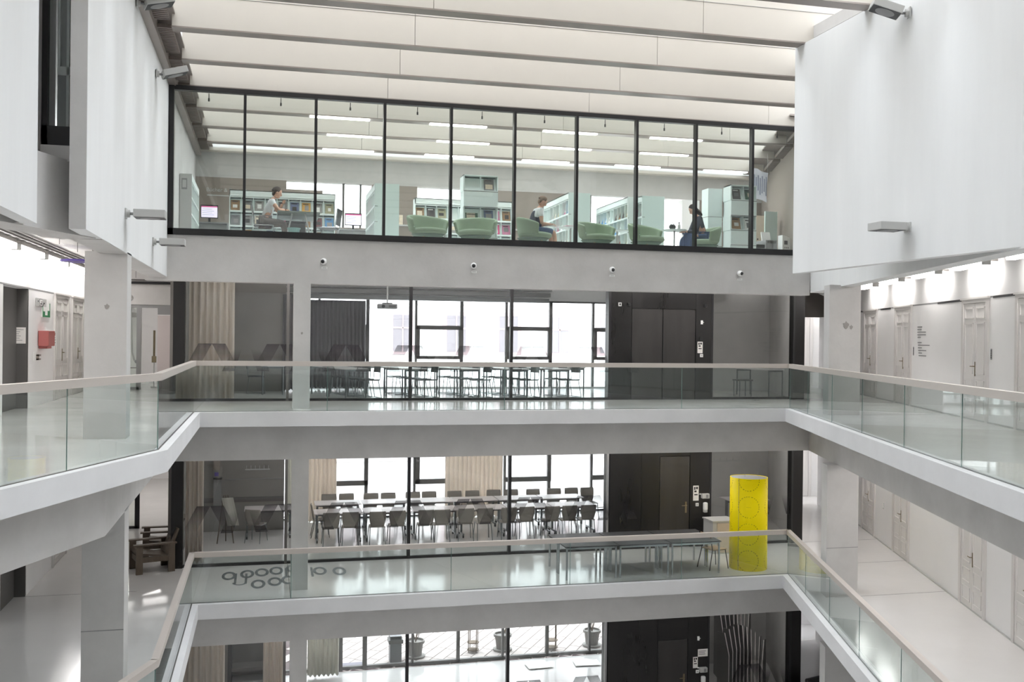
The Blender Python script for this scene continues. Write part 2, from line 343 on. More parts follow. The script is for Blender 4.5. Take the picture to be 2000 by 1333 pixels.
# end walls
for i, z in enumerate((0, SB, SC)):
    o = MB(); o.box(-4.6, -2.0, 28.3, 28.55, z+2.28, z+3.3); st(o.build('wall_end', 'concrete'), 'board-marked concrete lintel at the end of the left corridor')
    st(box('wall_end', 'concrete_dark', -2.1, -1.9, 23.5, 28.8, z, z+3.4))
    st(box('floor_far', 'floor', -6, -1.9, 28.8, 42, z-.3, z+.001)); st(box('wall_end', 'plaster', -6, -1.9, 38, 38.2, z, z+3.3)); st(box('ceiling_far', 'plaster', -6, -1.9, 28.5, 38, z+3.3, z+3.45))
    st(box('wall_far', 'plaster', -2.1, -1.9, 28.8, 38, z, z+3.3))
    o = MB(); o.box(13.55, 16.42, 28.6, 28.8, z, z+3.45); st(o.build('wall_end', 'concrete_dark'), 'concrete wall at the end of the right corridor')
    st(box('wall_end', 'concrete_dark', 16.42, 19, 28.6, 28.8, z+2.27, z+3.45))
    o = MB(); o.wall((17.0, 27.6), (17.12, 28.6), z, z+2.27, -.4); st(o.build('wall_jamb', 'concrete'), 'grey jamb at the end of the right corridor')
    st(MB().wall((16.9, 30.6), (20, 29.6), z, z+3.3, .1).build('wall_end', 'plaster')); st(box('floor_far', 'floor', 14, 20, 28.8, 32, z-.3, z+.001)); st(box('ceiling_far', 'plaster', 14, 20, 28.8, 32, z+3.3, z+3.4))
    st(box('wall_far', 'plaster', 14, 16.2, 28.8, 31, z, z+3.3))
# right end curved glazed canopy seen above the end wall
cv = sgroup('window_8', (0, 0, 0), 'bent glazed ceiling at the end of the right corridor')
def arc(t): return (15.9+1.7*t, 27.0, 3.05-.95*max(0, t-.35)**1.4)
g = MB(); g.grid(lambda u, v: (arc(u)[0], 26.6+v*1.4, arc(u)[2]), 12, 2); g.build('glass_pane', 'white', cv)
g = MB()
for t in (0, .2, .42, .6, .8, 1): p = arc(t); g.cyl((p[0], 26.55, p[2]-.02), (p[0], 28.0, p[2]-.02), .02, 5)
for v in (26.6, 27.3): g.tube([(arc(t/8)[0], v, arc(t/8)[2]-.02) for t in range(9)], .02, 5)
g.build('glazing_bar', 'darkgrey', cv)

# ---- roof blades
BY = [1.4+1.978*k for k in range(-2, 14)]
BY = [15.09-1.978*8+1.978*k for k in range(0, 15)]
pan = {}
def pmesh(l):
    l = round(l, 3)
    if l not in pan: pan[l] = MB().box(.004, l-.004, 0, .25, .012, 2.6).mesh('panel', 'panel')  # unseen upper height drawn tall to shade the faces below
    return pan[l]
for y in BY:
    if 20.8 < y < 21.4: y0 = 21.02
    else: y0 = y
    xr = rx(y, .74) if y < 15.5 else (12.0+(y-20.9)*.37 if y > 20.9 else 11.9)
    bl = sgroup('ceiling_blade', (0, y0, 6.5), 'deep cream roof blade with a brown metal underside')
    xs = [-1.55, 2.42, 6.86, 11.21, 16]
    for a, b in zip(xs[:-1], xs[1:]):
        if a >= xr: break
        share('panel', pmesh(min(b, xr)-a), bl, (a, 0, 0))
    s = MB().box(-1.55, xr, -.004, .258, -.012, .012); s.build('metal_strip', 'strip', bl)
    MB().box(-1.55, xr, -.006, 0, .52, .526).build('joint_line', 'midgrey', bl)
    if y > 21.5:
        for k in range(5):
            x = .9+2.75*k+(.5 if int(y*2) % 2 else 0)
            if x+1.3 < xr: MB().box(x, x+1.35, .06, .2, -.03, -.012).build('light_tube', 'tube2', bl)
gr = MB()
for y in BY:
    if y > 11:
        for k in range(16): gr.box(-1.80+.0, -1.57, y+.3+k*.1, y+.33+k*.1, 6.55, 6.62)
o = st(gr.build('ceiling_grille', 'strip'), 'slatted grille between the roof blades and the left wall')
st(box('trim_left', 'strip', -1.94, -1.80, -3, 28.8, 6.44, 6.66), 'brown metal strip along the top of the left wall')
gr = MB()
for y in BY:
    if y > 20.9:
        for k in range(16): yy = y+.3+k*.1; gr.box(12.0+(yy-20.9)*.37, 12.45+(yy-20.9)*.37, yy, yy+.03, 6.5, 6.58)
st(gr.build('ceiling_grille', 'strip'))
st(box('ceiling_sky_block', 'strip', -2.0, -1.5, -3, 28.9, 6.7, 6.74), 'strip added above the left wall grille to block the sky')  # backing added so no bright sky shows through the grille
st(MB().prism([(12.2, 20.9), (11.7, 20.9), (14.5, 28.8), (15.3, 28.8)], 6.72, 6.76).build('ceiling_sky_block', 'strip'))  # same added sky block along the right wall
st(box('ceiling_sky_cover', 'panel', -1.9, 15.2, 28.5, 28.9, 6.55, 6.62), 'cream cover strip added to cut sky light on the library back wall')  # added cover, holds sky light off the top of the back wall
sk = sgroup('window_0', (0, 0, 0), 'unseen glazed roof added above the blades to dim the sky')  # unseen tinted glazing, added to weaken the sky light
for k in range(9): box('glass_pane', 'glass_roof', -2.2, 15.6, -4+3.66*k+.03, -4+3.66*(k+1)-.03, 9.4, 9.42, sk)
for k in range(10): box('glazing_bar', 'lightgrey', -2.2, 15.6, -4+3.66*k-.03, -4+3.66*k+.03, 9.36, 9.44, sk)
u = MB(); u.box(-2.3, -2.2, -4.2, 29, 6.7, 9.45); u.box(15.6, 15.7, -4.2, 29, 6.7, 9.45); u.box(-2.3, 15.7, -4.2, -4.1, 6.7, 9.45); u.box(-2.3, 15.7, 28.95, 29.05, 6.6, 9.45)  # unseen sides, added to keep sky light out
st(u.build('wall_sky_block', 'white_wall'), 'unseen upstand added to block side light around the glazed roof')
# ---- library shell
st(MB().wall((-1.95, 28.8), (-1.95, 20.95), ST, 6.7, -.15).build('wall_left', 'concrete'), 'concrete left wall of the library')
st(MB().wall((12.25, 20.9), (15.15, 28.8), ST, 6.7, -.2).build('wall_right', 'taupe'), 'taupe right wall of the library')
lb = MB(); Y = 28.8
def wx(a, b, z0, z1): lb.box(a, b, Y, Y+.3, z0, z1)
wx(-2.1, 16, 5.86, 6.7)
st(lb.build('wall_back', 'concrete'), 'board-marked concrete upper back wall of the library')
lb = MB(); wx(-2.1, .5, ST, 5.6); wx(.5, 1.5, ST, 5.62); wx(1.5, 2.9, ST, 4.6); wx(2.9, 4.2, ST, 5.86); wx(4.2, 5.8, ST, 5.0); wx(5.8, 8.75, ST, 5.86); wx(8.75, 10.9, ST, 4.4); wx(10.9, 11.84, ST, 5.86); wx(12.9, 16, ST, 5.86)
wx(-2.1, .5, 5.6, 5.86)
st(lb.build('wall_back', 'taupe'), 'taupe lower back wall of the library')
st(box('wall_back', 'plaster', 12.33, 12.9, 28.5, 28.9, ST, 5.8))
wd = sgroup('window_7', (0, 0, 0), 'library back windows to the bright courtyard')
for x0, x1, z0, z1 in ((.5, 2.9, 4.6, 5.86), (4.2, 5.8, 5.0, 5.86), (8.75, 10.9, 4.4, 5.86), (11.84, 12.33, ST, 5.8)):
    box('glass_pane', 'glass', x0, x1, 28.93, 28.95, z0, z1, wd)
f = MB(); f.box(2.06, 2.12, 28.88, 28.98, 4.6, 5.86); f.box(2.55, 2.6, 28.88, 28.98, 4.6, 5.86); f.box(9.35, 9.43, 28.88, 28.98, 4.4, 5.86); f.box(9.5, 9.53, 28.88, 28.98, 4.4, 5.86); f.box(8.75, 8.8, 28.88, 28.98, 4.4, 5.86)
f.build('frame', 'darkgrey', wd)
tx = sgroup('wall_lettering', (0, 0, 0), 'white lettering on the taupe library wall'); 
text('Bücher & Periodika', .15, 'lightgrey', tx, (-1.66, 28.79, 5.46), (PI/2, 0, 0)); MB().box(-1.64, -1.05, 28.785, 28.79, 5.34, 5.37).box(-1.0, -.75, 28.785, 28.79, 5.34, 5.37).build('text_line', 'lightgrey', tx)
text('Bücher & Periodika', .15, 'lightgrey', tx, (12.95, 28.79, 5.32), (PI/2, 0, 0)); MB().box(12.97, 13.55, 28.785, 28.79, 5.2, 5.23).box(13.6, 13.85, 28.785, 28.79, 5.2, 5.23).build('text_line', 'lightgrey', tx)
# ---- library glazing
g = sgroup('window_1', (0, 0, 0), 'black framed glass front of the library above the beam')
GX = [-1.89+.0, -.47, .94, 2.35, 3.76, 5.15, 6.55, 7.94, 9.36, 10.75, 12.15]
f = MB(); f.box(-1.93, 12.2, 20.84, 21.0, 3.48, 3.61); f.box(-1.93, 12.2, 20.88, 21.02, 6.37, 6.46); f.box(-1.93, -1.83, 20.84, 21.0, 3.48, 6.46)
f.build('frame', 'black', g)
me = MB().box(-.027, .027, 20.86, 21.0, 3.6, 6.38).mesh('mullion', 'black')
for x in GX[1:]: share('mullion', me, g, (x, 0, 0))
for a, b in zip(GX[:-1], GX[1:]): box('glass_pane', 'glass_lib', a+.025, b-.025, 20.92, 20.935, 3.6, 6.38, g)
me = MB().cyl((0, 0, 0), (0, 0, -.1), .008, 6).cyl((0, 0, -.1), (0, 0, -.16), .018, 6).mesh('hook', 'blackplastic')
for a, b in zip(GX[:-1], GX[1:]): share('hook', me, g, ((a+b)/2, 21.05, 6.37))

# ---- classroom fronts, steel cores, back windows on three floors
def levels(): return ((0, 2.6, 'upper'), (SB, -1.0, 'middle'), (SC, -4.7, 'ground'))
def chevrons(par, z, x0s, skip=lambda x: False):
    for i, x in enumerate(x0s):
        for sgn in (-1, 1):
            MB().add([(x, 23.36, z), (x+sgn*.29, 23.36, z), (x+sgn*.58, 23.36, z-.56), (x+sgn*.29, 23.36, z-.56)], [(0, 1, 2, 3)]).build('film_decal', 'decal_top', par)
            xb = x+.745
            MB().add([(xb+sgn*.10, 23.36, z-.13), (xb+sgn*.30, 23.36, z-.13), (xb+sgn*.52, 23.36, z-.62), (xb+sgn*.25, 23.36, z-.62)], [(0, 1, 2, 3)]).build('film_decal', 'decal_bottom', par)
n = 2
for z, zt, nm in levels():
    g = sgroup('window_%d' % n, (0, 0, 0), 'glazed front of the %s seminar room with dark chevron film' % nm); n += 1
    top = z+3.3 if z > -8 else -4.1
    f = MB(); f.box(-1.78, 8.19, 23.36, 23.44, z, z+.06); f.box(11.0, 13.2, 23.36, 23.44, z, z+.06)
    f.build('frame', 'black', g)
    for x in (3.29, 5.73): box('mullion', 'black', x-.035, x+.035, 23.34, 23.46, z, top, g)
    box('mullion', 'darkgrey', .44, .5, 23.34, 23.46, z, top, g)
    for a, b in ((-1.78, .44), (.5, 3.255), (3.325, 5.695), (5.765, 8.19), (11.0, 13.2)): box('glass_pane', 'glass_room', a, b, 23.39, 23.405, z+.06, top, g)
    zc = z+1.30 if z > -8 else SC+1.2
    chevrons(g, zc+(.07 if z < 0 else 0), [-1.19+1.487*k for k in range(7)]+([] if z == 0 else [12.1]))
    # dark end posts
    st(box('wall_post', 'steel', -2.02, -1.77, 23.3, 23.55, z, top), 'dark steel end post of the %s seminar room' % nm)
    st(box('wall_post', 'steel', 13.2, 13.53, 23.3, 23.5, z, top)); st(box('wall_post', 'blackplastic', 13.19, 13.24, 23.27, 23.3, z, top))
    # black steel core
    core = sgroup('wall_core', (0, 0, 0), 'black steel wall block of the %s gallery with a steel door' % nm)
    box('steel_panel', 'blackplastic', 8.20, 11.0, 23.42, 23.62, z, top, core)
    dz = z+2.27 if z == 0 else (-1.55+.12 if z == SB else -6.05)
    if z == 0:
        ps = [(8.2, 8.27, z, top, 'black'), (8.275, 8.80, z, top, 'steel'), (8.805, 9.63, dz, top, 'steel'), (9.635, 10.52, dz, top, 'steel'), (10.525, 10.94, z, top, 'steel'), (10.945, 11.0, z, top, 'black')]
        dd = [(8.815, 9.62), (9.645, 10.51)]
    else:
        ps = [(8.2, 8.25, z, top, 'midgrey'), (8.275, 9.105, z, top, 'steel'), (9.11, 9.59, z, top, 'steel'), (9.595, 10.41, dz, top, 'steel'), (10.415, 10.94, z, top, 'steel'), (10.945, 11.0, z, top, 'black')]
        dd = [(9.605, 10.40)]
    for a, b, c0, c1, mm in ps: box('steel_panel', mm, a, b, 23.375, 23.42, c0+.003, c1, core)
    dr = sgroup('door_%d' % n, (0, 0, 0), 'steel door of the %s gallery' % nm)
    for a, b in dd: box('door_leaf', 'steel_leaf', a, b, 23.385, 23.42, z+.012, dz-.008, dr)
    hx = dd[-1][1]-.09
    if z != 0:
        h = MB(); h.cyl((hx, 23.385, z+1.05), (hx, 23.33, z+1.05), .012); h.cyl((hx+.01, 23.33, z+1.05), (hx-.13, 23.33, z+1.05), .012); h.box(hx-.025, hx+.025, 23.375, 23.385, z+.86, z+1.14); h.build('handle', 'brass', dr)
    # room shell behind
    st(box('wall_room', 'concrete_dark', -1.9, .5, 27.5, 27.75, z, top), 'concrete inner wall of the %s seminar room' % nm)
    st(box('wall_room', 'concrete_dark', .3, .5, 27.75, 28.8, z, top))
    st(box('wall_room', 'concrete_dark', 10.9, 11.05, 23.62, 28.8, z, top)); st(box('wall_room', 'concrete', 11.05, 14.7, 27.2, 27.4, z, top)); st(MB().wall((15.26, 28.6), (13.47, 23.5), z, top, -.14).build('wall_room', 'concrete'))
    # back windows
    bw = MB(); bw.box(-2, .5, 28.8, 29.0, z, z+3.3); bw.box(.5, 10.92, 28.8, 29.0, z+2.62 if z > -8 else z+3.5, z+3.72 if z > -8 else z+4.4); bw.box(10.9, 14.2, 28.8, 29, z, z+3.4)
    st(bw.build('wall_back', 'plaster'))
    wb = sgroup('window_%d%d' % (n, 0), (0, 0, 0), 'courtyard windows of the %s seminar room' % nm)
    wtop = z+2.62 if z > -8 else z+3.5
    f = MB(); mx = [1.45, 2.82, 4.22, 5.57, 6.92, 8.29, 9.63, 10.87]
    for i, x in enumerate(mx):
        w = .045 if i % 2 else .032
        f.box(x-w, x+w, 28.84, 28.96, z, wtop)
    (f.box(.5, 10.9, 28.84, 28.96, z, z+.09) if z < -8 else box('sill', 'lightgrey', .5, 10.9, 28.8, 28.96, z, z+.05, wb)); f.box(.5, 10.9, 28.84, 28.96, wtop-.05, wtop)
    f.build('frame', 'darkgrey', wb)
    if z == 0:
        for a, b in ((1.45, 2.82), (4.22, 5.57), (6.92, 8.29), (9.63, 10.87)):
            o = MB(); o.box(a, b, 28.78, 28.9, 1.72, 1.84); o.box(a, b, 28.78, 28.9, .86, .95); o.box(a, a+.1, 28.78, 28.9, .9, 1.8); o.box(b-.1, b, 28.78, 28.9, .9, 1.8); o.build('sash', 'darkgrey', wb)
    elif z == SB:
        for a, b in ((1.45, 2.87), (4.25, 5.6), (6.92, 8.33), (9.63, 10.87)):
            o = MB(); o.box(a, b, 28.78, 28.9, -2.78, -2.64); o.box(b-.11 if a != 4.25 else a, b if a != 4.25 else a+.11, 28.78, 28.9, -2.78, wtop); o.build('sash', 'darkgrey', wb)
    else:
        for a in (2.13, 2.82): box('sash', 'darkgrey', a-.05, a+.07, 28.76, 28.9, z, wtop, wb)
    for a, b in zip([.5]+mx[:-1], mx): box('glass_pane', 'glass', a+.04, b-.04, 28.90, 28.91, z+.05, wtop-.05, wb)
# ceilings of the seminar rooms: long ducts
for i, (y, z0, z1) in enumerate(((24.6, 2.86, 2.98), (28.1, 2.87, 2.98), (28.25, 2.71, 2.83), (28.4, 2.55, 2.67))):
    tag(box('ceiling_duct', 'midgrey', -1.8, 8.1, y, y+.28, z0, z1), 'long grey ceiling duct of the upper seminar room, %s from the gallery glass' % ('first', 'second', 'third', 'fourth')[i], 'duct')

# ---- balustrades
def balustrade(z, pts, joints, label, caps=True):
    t = thing('balustrade', label, 'railing', (0, 0, z))
    hr = MB(); 
    for a, b in zip(pts[:-1], pts[1:]):
        d = (Vector(b)-Vector(a)).normalized(); n = Vector((-d.y, d.x))*.05
        hr.prism([(a[0]-n.x-d.x*.01, a[1]-n.y-d.y*.01), (b[0]-n.x+d.x*.01, b[1]-n.y+d.y*.01), (b[0]+n.x+d.x*.01, b[1]+n.y+d.y*.01), (a[0]+n.x-d.x*.01, a[1]+n.y-d.y*.01)], .895, .99)
    hr.build('handrail', 'rail', t)
    for q in joints:
        for a, b in zip(q[:-1], q[1:]):
            d = (Vector(b)-Vector(a)).normalized()*.006; n = Vector((-d.y, d.x)).normalized()*.009
            MB().prism([(a[0]+d.x-n.x, a[1]+d.y-n.y), (b[0]-d.x-n.x, b[1]-d.y-n.y), (b[0]-d.x+n.x, b[1]-d.y+n.y), (a[0]+d.x+n.x, a[1]+d.y+n.y)], -.03, .9).build('glass_pane', 'glass_green', t)
            e = MB().cyl((b[0], b[1], 0), (b[0], b[1], .89), .006, 5); e.build('glass_joint', 'glass_edge', t)
    ch = MB()
    for a, b in zip(pts[:-1], pts[1:]):
        ch.wall(a, b, -.02, .004, .02)
    ch.build('channel', 'darkgrey', t)
    return t
for z, w in ((0, 'upper'), (SB, 'middle')):
    yo = 20.25; xl = -1.365; xrr = rx(20.25, .135)
    js = (1.19, 4.83, 8.8) if z == 0 else (.52, 3.74, 6.3, 8.84)
    balustrade(z, [(xl, yo), (xrr, yo)], [[(xl, yo)]+[(x, yo) for x in js]+[(xrr, yo)]], 'glass balustrade along the far edge of the %s gallery' % w)
    ys = [20.25, 18.5, 16.55, 14.6, 12.5, 10.4, 8.3, 6.2, 4.1, 2.0, .7]
    balustrade(z, [(rx(y, .135), y) for y in (20.25, .7)], [[(rx(y, .135), y) for y in ys]], 'glass balustrade along the right edge of the %s gallery' % w)
    balustrade(z, [(xl, yo), (xl, 13.68)], [[(xl, yo), (xl, 13.72)]], 'short glass balustrade beside the left pillar of the %s gallery' % w)
    ys = [13.68, 11.7, 9.6, 7.5, 5.4, 3.3, .7]
    balustrade(z, [(lx(y, -.145), y) for y in (13.68, .7)], [[(lx(y, -.145), y) for y in ys]], 'glass balustrade along the left edge of the %s gallery' % w)
# ================================================================== CORRIDOR FITTINGS
DR = math.atan2(-1.0, -.356); LR = PI/2
ordn = ('first', 'second', 'third', 'fourth', 'fifth', 'sixth', 'seventh', 'eighth', 'ninth', 'tenth', 'eleventh', 'twelfth', 'thirteenth', 'fourteenth', 'fifteenth', 'sixteenth')
def panel_door(num, loc, rz, w, label, H=2.31):
    d = sgroup('door_%d' % num, loc, label); d.rotation_euler = (0, 0, rz)
    f = MB(); f.box(-.1, 0, -.04, .02, 0, H+.08); f.box(w, w+.1, -.04, .02, 0, H+.08); f.box(0, w, -.04, .02, H-.02, H+.08); f.box(-.13, w+.13, -.06, .02, H+.05, H+.085)
    f.build('frame', 'door_trim', d)
    for k in (0, 1):
        a = k*w/2+.008; b = (k+1)*w/2-.008
        leaf = box('door_leaf', 'door', a, b, -.018, .02, .012, H-.025, d)
        for z0, z1 in ((.14, .42), (.5, .78), (.9, 1.9), (1.98, 2.2)):
            m = MB(); x0, x1 = a+.08, b-.08
            for q in ((x0, x1, z0, z0+.022), (x0, x1, z1-.022, z1), (x0, x0+.022, z0, z1), (x1-.022, x1, z0, z1)): m.box(q[0], q[1], -.033, -.018, q[2], q[3])
            m.build('moulding', 'door', leaf)
    h = MB(); h.box(w/2+.02, w/2+.055, -.03, -.018, .86, 1.14); h.cyl((w/2+.04, -.03, 1.05), (w/2+.04, -.075, 1.05), .01); h.cyl((w/2+.04, -.075, 1.05), (w/2-.08, -.075, 1.05), .01)
    h.build('handle', 'brass', d)
    return d
n = 20
for z, nm in ((0, 'upper'), (SB, 'middle')):
    for k, (y0, y1) in enumerate(((23.66, 24.8), (20.74, 21.85), (16.15, 17.3), (13.65, 14.76))):
        panel_door(n, (cx(y1), y1, z), DR, (y1-y0)*1.06, '%s white panelled double door from the far end of the right %s corridor' % (ordn[k], nm)); n += 1
    for k, (y0, y1) in enumerate(((23.98, 25.4), (26.0, 27.35))):
        panel_door(n, (-4.58, y0, z), LR, y1-y0, '%s white panelled double door of the left %s corridor' % (ordn[k], nm)); n += 1
    # narrow door in the far end wall
    panel_door(n, (16.93, 30.58, z), math.atan2(-1.0, 3.1), .9, 'white panelled door beyond the end of the right %s corridor' % nm); n += 1
panel_door(n, (cx(24.8), 24.8, SC), DR, 1.2, 'white panelled double door of the ground floor corridor'); n += 1
# strip lights
def strip(loc, rz, L, label, m='tube'):
    t = thing('strip_light', label, 'lamp', loc, rz, None)
    b = MB(); b.box(0, L, -.30, -.16, .05, .12); b.box(.1, .14, -.2, .02, .02, .06); b.box(L-.14, L-.1, -.2, .02, .02, .06); b.build('housing', 'lamp_body', t)
    box('diffuser', m, .01, L-.01, -.31, -.15, -.055, .05, t, bevel=.01)
    box('end_cap', 'lightgrey', L-.01, L+.01, -.31, -.15, -.055, .06, t); box('end_cap', 'lightgrey', -.01, .01, -.31, -.15, -.055, .06, t)
for k, (y0, y1) in enumerate(((22.97, 24.4), (20.75, 22.3), (18.2, 19.75), (15.65, 17.17), (13.1, 14.6), (10.5, 12.0), (7.9, 9.4))):  # nearest ones are unseen, added to light the closer part of the corridor
    strip((cx(y1), y1, 3.0), DR, (y1-y0)*1.06, '%s white strip light from the far end of the upper right corridor' % ordn[k])
for k, (y0, y1) in enumerate(((26.35, 28.0), (23.98, 26.05), (21.72, 23.75), (19.4, 21.37), (17.1, 19.1), (14.8, 16.8), (12.5, 14.5), (10.2, 12.2))):  # nearest ones are unseen, added to brighten the left pillar and floor
    strip((-4.58, y0, 3.02), LR, y1-y0, '%s white strip light from the far end of the upper left corridor' % ordn[k])
for k, (y0, y1) in enumerate(((22.97, 24.4), (20.75, 22.3), (18.2, 19.75), (15.65, 17.17), (13.1, 14.6), (10.5, 12.0))):
    strip((cx(y1), y1, SB+3.0), DR, (y1-y0)*1.06, '%s white strip light from the far end of the middle right corridor' % ordn[k])
for z, nm in ((0, 'upper'), (SB, 'middle'), (SC+.9, 'ground floor')):  # unseen strips, added to brighten the galleries and seminar rooms
    for k, x in enumerate((-1.2, 3.2, 7.6)):
        strip((x, 22.5, z+3.12), 0, 3.6, 'added unseen strip light under the ceiling of the %s gallery, %s of three' % (nm, ('left', 'middle', 'right')[k]), 'tube' if z == 0 or (z == SB and k == 2) else 'tube_g')
    for k, (x, y, q) in enumerate(((-1.2, 25.3, 3.8), (3.2, 25.3, 3.8), (11.4, 24.3, 1.7))):
        strip((x, y, z+3.1), 0, q, 'added unseen strip light under the ceiling of the %s seminar room, %s of three' % (nm, ('left', 'middle', 'right')[k]), 'tube_r' if k < 2 else 'tube')
for k, (y0, y1) in enumerate(((24.0, 27.0),)):  # added strip, brightens an otherwise unlit corridor
    strip((-4.58, y0, SB+3.02), LR, y1-y0, '%s added unseen strip light from the far end of the middle left corridor' % ordn[k], 'tube_g')
for z, nm, mm in ((0, 'upper', 'tube'), (SB, 'middle', 'tube')):  # unseen strips added to brighten the far ends of the corridors
    strip((-4.5, 31.0, z+3.15), 0, 1.8, 'white strip light beyond the end door of the %s left corridor' % nm, mm); strip((-4.5, 34.5, z+3.15), 0, 1.8, 'second added unseen strip light beyond the end door of the %s left corridor' % nm, mm)
    strip((17.0, 30.0, z+3.15), 0, 1.6, 'added unseen strip light beyond the end of the %s right corridor' % nm, mm)
for z, side, lb in ((0, 'L', 'upper left'), (0, 'R', 'upper right')):
    t = thing('cable_tray', 'grey metal cable tray above the strip lights of the %s corridor' % lb, 'cable tray', (0, 0, z))
    for dz in (3.14, 3.20):
        b = MB()
        if side == 'L':
            b.box(-4.5, -4.47, 8, 28, dz, dz+.03); b.box(-4.2, -4.17, 8, 28, dz, dz+.03)
        else:
            b.wall((cx(4)-.12, 4), (cx(28)-.12, 28), dz, dz+.03, .03); b.wall((cx(4)-.42, 4), (cx(28)-.42, 28), dz, dz+.03, .03)
        b.build('side_rail', 'darkgrey', t)
    b = MB()
    for k in range(40):
        y = 8+k*.5
        if side == 'L': b.box(-4.5, -4.17, y, y+.03, 3.14, 3.16)
        else: b.box(cx(y)-.45, cx(y)-.12, y, y+.03, 3.14, 3.16)
    o = b.build('rungs', 'darkgrey', t); o['kind'] = 'stuff'
t = thing('hanger_rods', 'thin steel hanger rods below the ceiling of the upper left corridor', 'rods', (0, 0, 0))
for k, y in enumerate((17.6, 19.2, 20.9, 22.6, 24.3, 26.0, 27.4)): MB().cyl((-3.3, y, 2.95), (-3.3, y, 3.26), .006, 5).build('rod', 'darkgrey', t)
t = thing('ring_lamp', 'flat purple ring hanging below the upper left corridor ceiling', 'ring', (-3.72, 21.9, 2.97))
MB().lathe([(.20, -.02), (.36, -.02), (.38, 0), (.36, .02), (.20, .02)], 20).build('ring', 'purple', t); MB().cyl((.24, 0, 0), (.24, 0, .26), .006, 5).build('suspension', 'darkgrey', t)
# emergency sign, fire box, notice, switch
t = thing('exit_sign', 'small white pictogram plate above the green exit sign in left corridor', 'sign', (-4.575, 22.05, 2.11), LR)
box('plate', 'lightgrey', 0, .95, -.02, 0, -.07, .1, t, bevel=.008); 
m = MB(); m.box(.28, .55, -.022, -.02, -.06, .09); m.build('border', 'ink', t); box('field', 'white', .295, .535, -.024, -.022, -.048, .078, t)
m = MB(); m.box(.34, .42, -.026, -.024, -.03, .0); m.box(.44, .48, -.026, -.024, -.03, .05); m.box(.12, .18, -.022, -.02, .02, .05); m.box(.66, .76, -.022, -.02, -.01, .02); m.build('symbols', 'ink', t)
t = thing('exit_sign', 'green and white exit sign below the pictogram plate in left corridor', 'sign', (-4.575, 22.62, 1.83), LR)
box('plate', 'white', 0, .75, -.018, 0, 0, .26, t)
m = MB(); m.box(0, .75, -.02, -.018, 0, .04); m.box(0, .25, -.02, -.018, .04, .12); m.box(.5, .75, -.02, -.018, .04, .14); m.box(0, .06, -.02, -.018, .12, .26); m.box(.69, .75, -.02, -.018, .12, .3); m.build('symbol', 'green_sign', t)
t = thing('fire_box', 'red wall box with white side label in the left corridor', 'box', (-4.57, 22.3, 1.22), LR)
box('cabinet', 'red', 0, .62, -.2, 0, 0, .32, t, bevel=.01); box('lower_tray', 'red', .06, .5, -.16, 0, -.05, 0, t); box('side_label', 'white', .63, .98, -.16, -.02, .02, .31, t)
m = MB(); m.box(.7, .85, -.165, -.16, .22, .28); m.build('mark', 'red', t)
m = MB(); m.box(.68, .9, -.164, -.16, .06, .075); m.box(.68, .9, -.164, -.16, .12, .135); m.box(.68, .88, -.164, -.16, .17, .18); m.build('text_lines', 'midgrey', t)
t = thing('wall_socket', 'white wall socket with a brown plug below the red box', 'socket', (-4.578, 21.9, .92), LR); box('plate', 'white', 0, .35, -.015, 0, 0, .2, t)
m = MB(); m.box(.2, .42, -.06, -.015, .02, .05); m.box(.2, .42, -.06, -.015, .1, .13); m.box(.2, .26, -.06, -.015, .02, .13); m.build('plug', 'taupe', t)
t = thing('paper_notice', 'white paper notice on the dark door niche of the left corridor', 'notice', (-4.85, 21.395, 1.28)); box('sheet', 'paper', 0, .24, -.006, 0, 0, .32, t)
m = MB()
for k, (a, b) in enumerate(((.03, .2), (.06, .14), (.06, .12), (.06, .15), (.06, .13), (.03, .18))): m.box(a, b, -.007, -.006, .27-k*.042, .28-k*.042)
m.build('text_lines', 'midgrey', t)
# wall text right, small plates
t = thing('wall_lettering', 'block of small grey lettering lines on the right corridor wall', 'lettering', (cx(20.25)-.004, 20.25, 0), DR)
for k, (z, a, b) in enumerate(((1.86, 0, .35), (1.80, 0, .3), (1.74, 0, .62), (1.68, 0, .62), (1.62, .02, .25), (1.5, .03, .32), (1.44, .06, .9), (1.38, .06, .34), (1.32, .08, .66), (1.26, .1, .36), (1.2, .12, .66))):
    MB().box(a, b, -.004, 0, z-.01, z+.012).build('text_line', 'midgrey', t)
for y, lb in ((20.55, 'second'), (15.98, 'third')):
    t = thing('room_plate', 'small grey room plate beside the %s door of the upper right corridor' % lb, 'plate', (cx(y)-.003, y, 1.2), DR); box('plate', 'midgrey', 0, .06, -.006, 0, 0, .2, t)
    m = MB(); [m.box(.01, .05, -.008, -.006, .03+.04*k, .05+.04*k) for k in range(4)]; m.build('text_lines', 'ink', t)
t = thing('wall_switch', 'small white round switch beside the third door of the middle right corridor', 'switch', (cx(17.5), 17.5, SB+1.72), DR); MB().cyl((0, 0, 0), (0, -.04, 0), .06, 10).build('dial', 'white', t); box('base', 'lightgrey', -.07, .07, -.01, 0, -.02, .16, t)
t = thing('wall_switch', 'pale switch plate between the first two doors of the middle right corridor', 'switch', (cx(22.85), 22.85, SB+.9), DR); box('plate', 'lightgrey', 0, .1, -.012, 0, 0, .16, t); box('rocker', 'white', .02, .08, -.02, -.012, .03, .13, t)
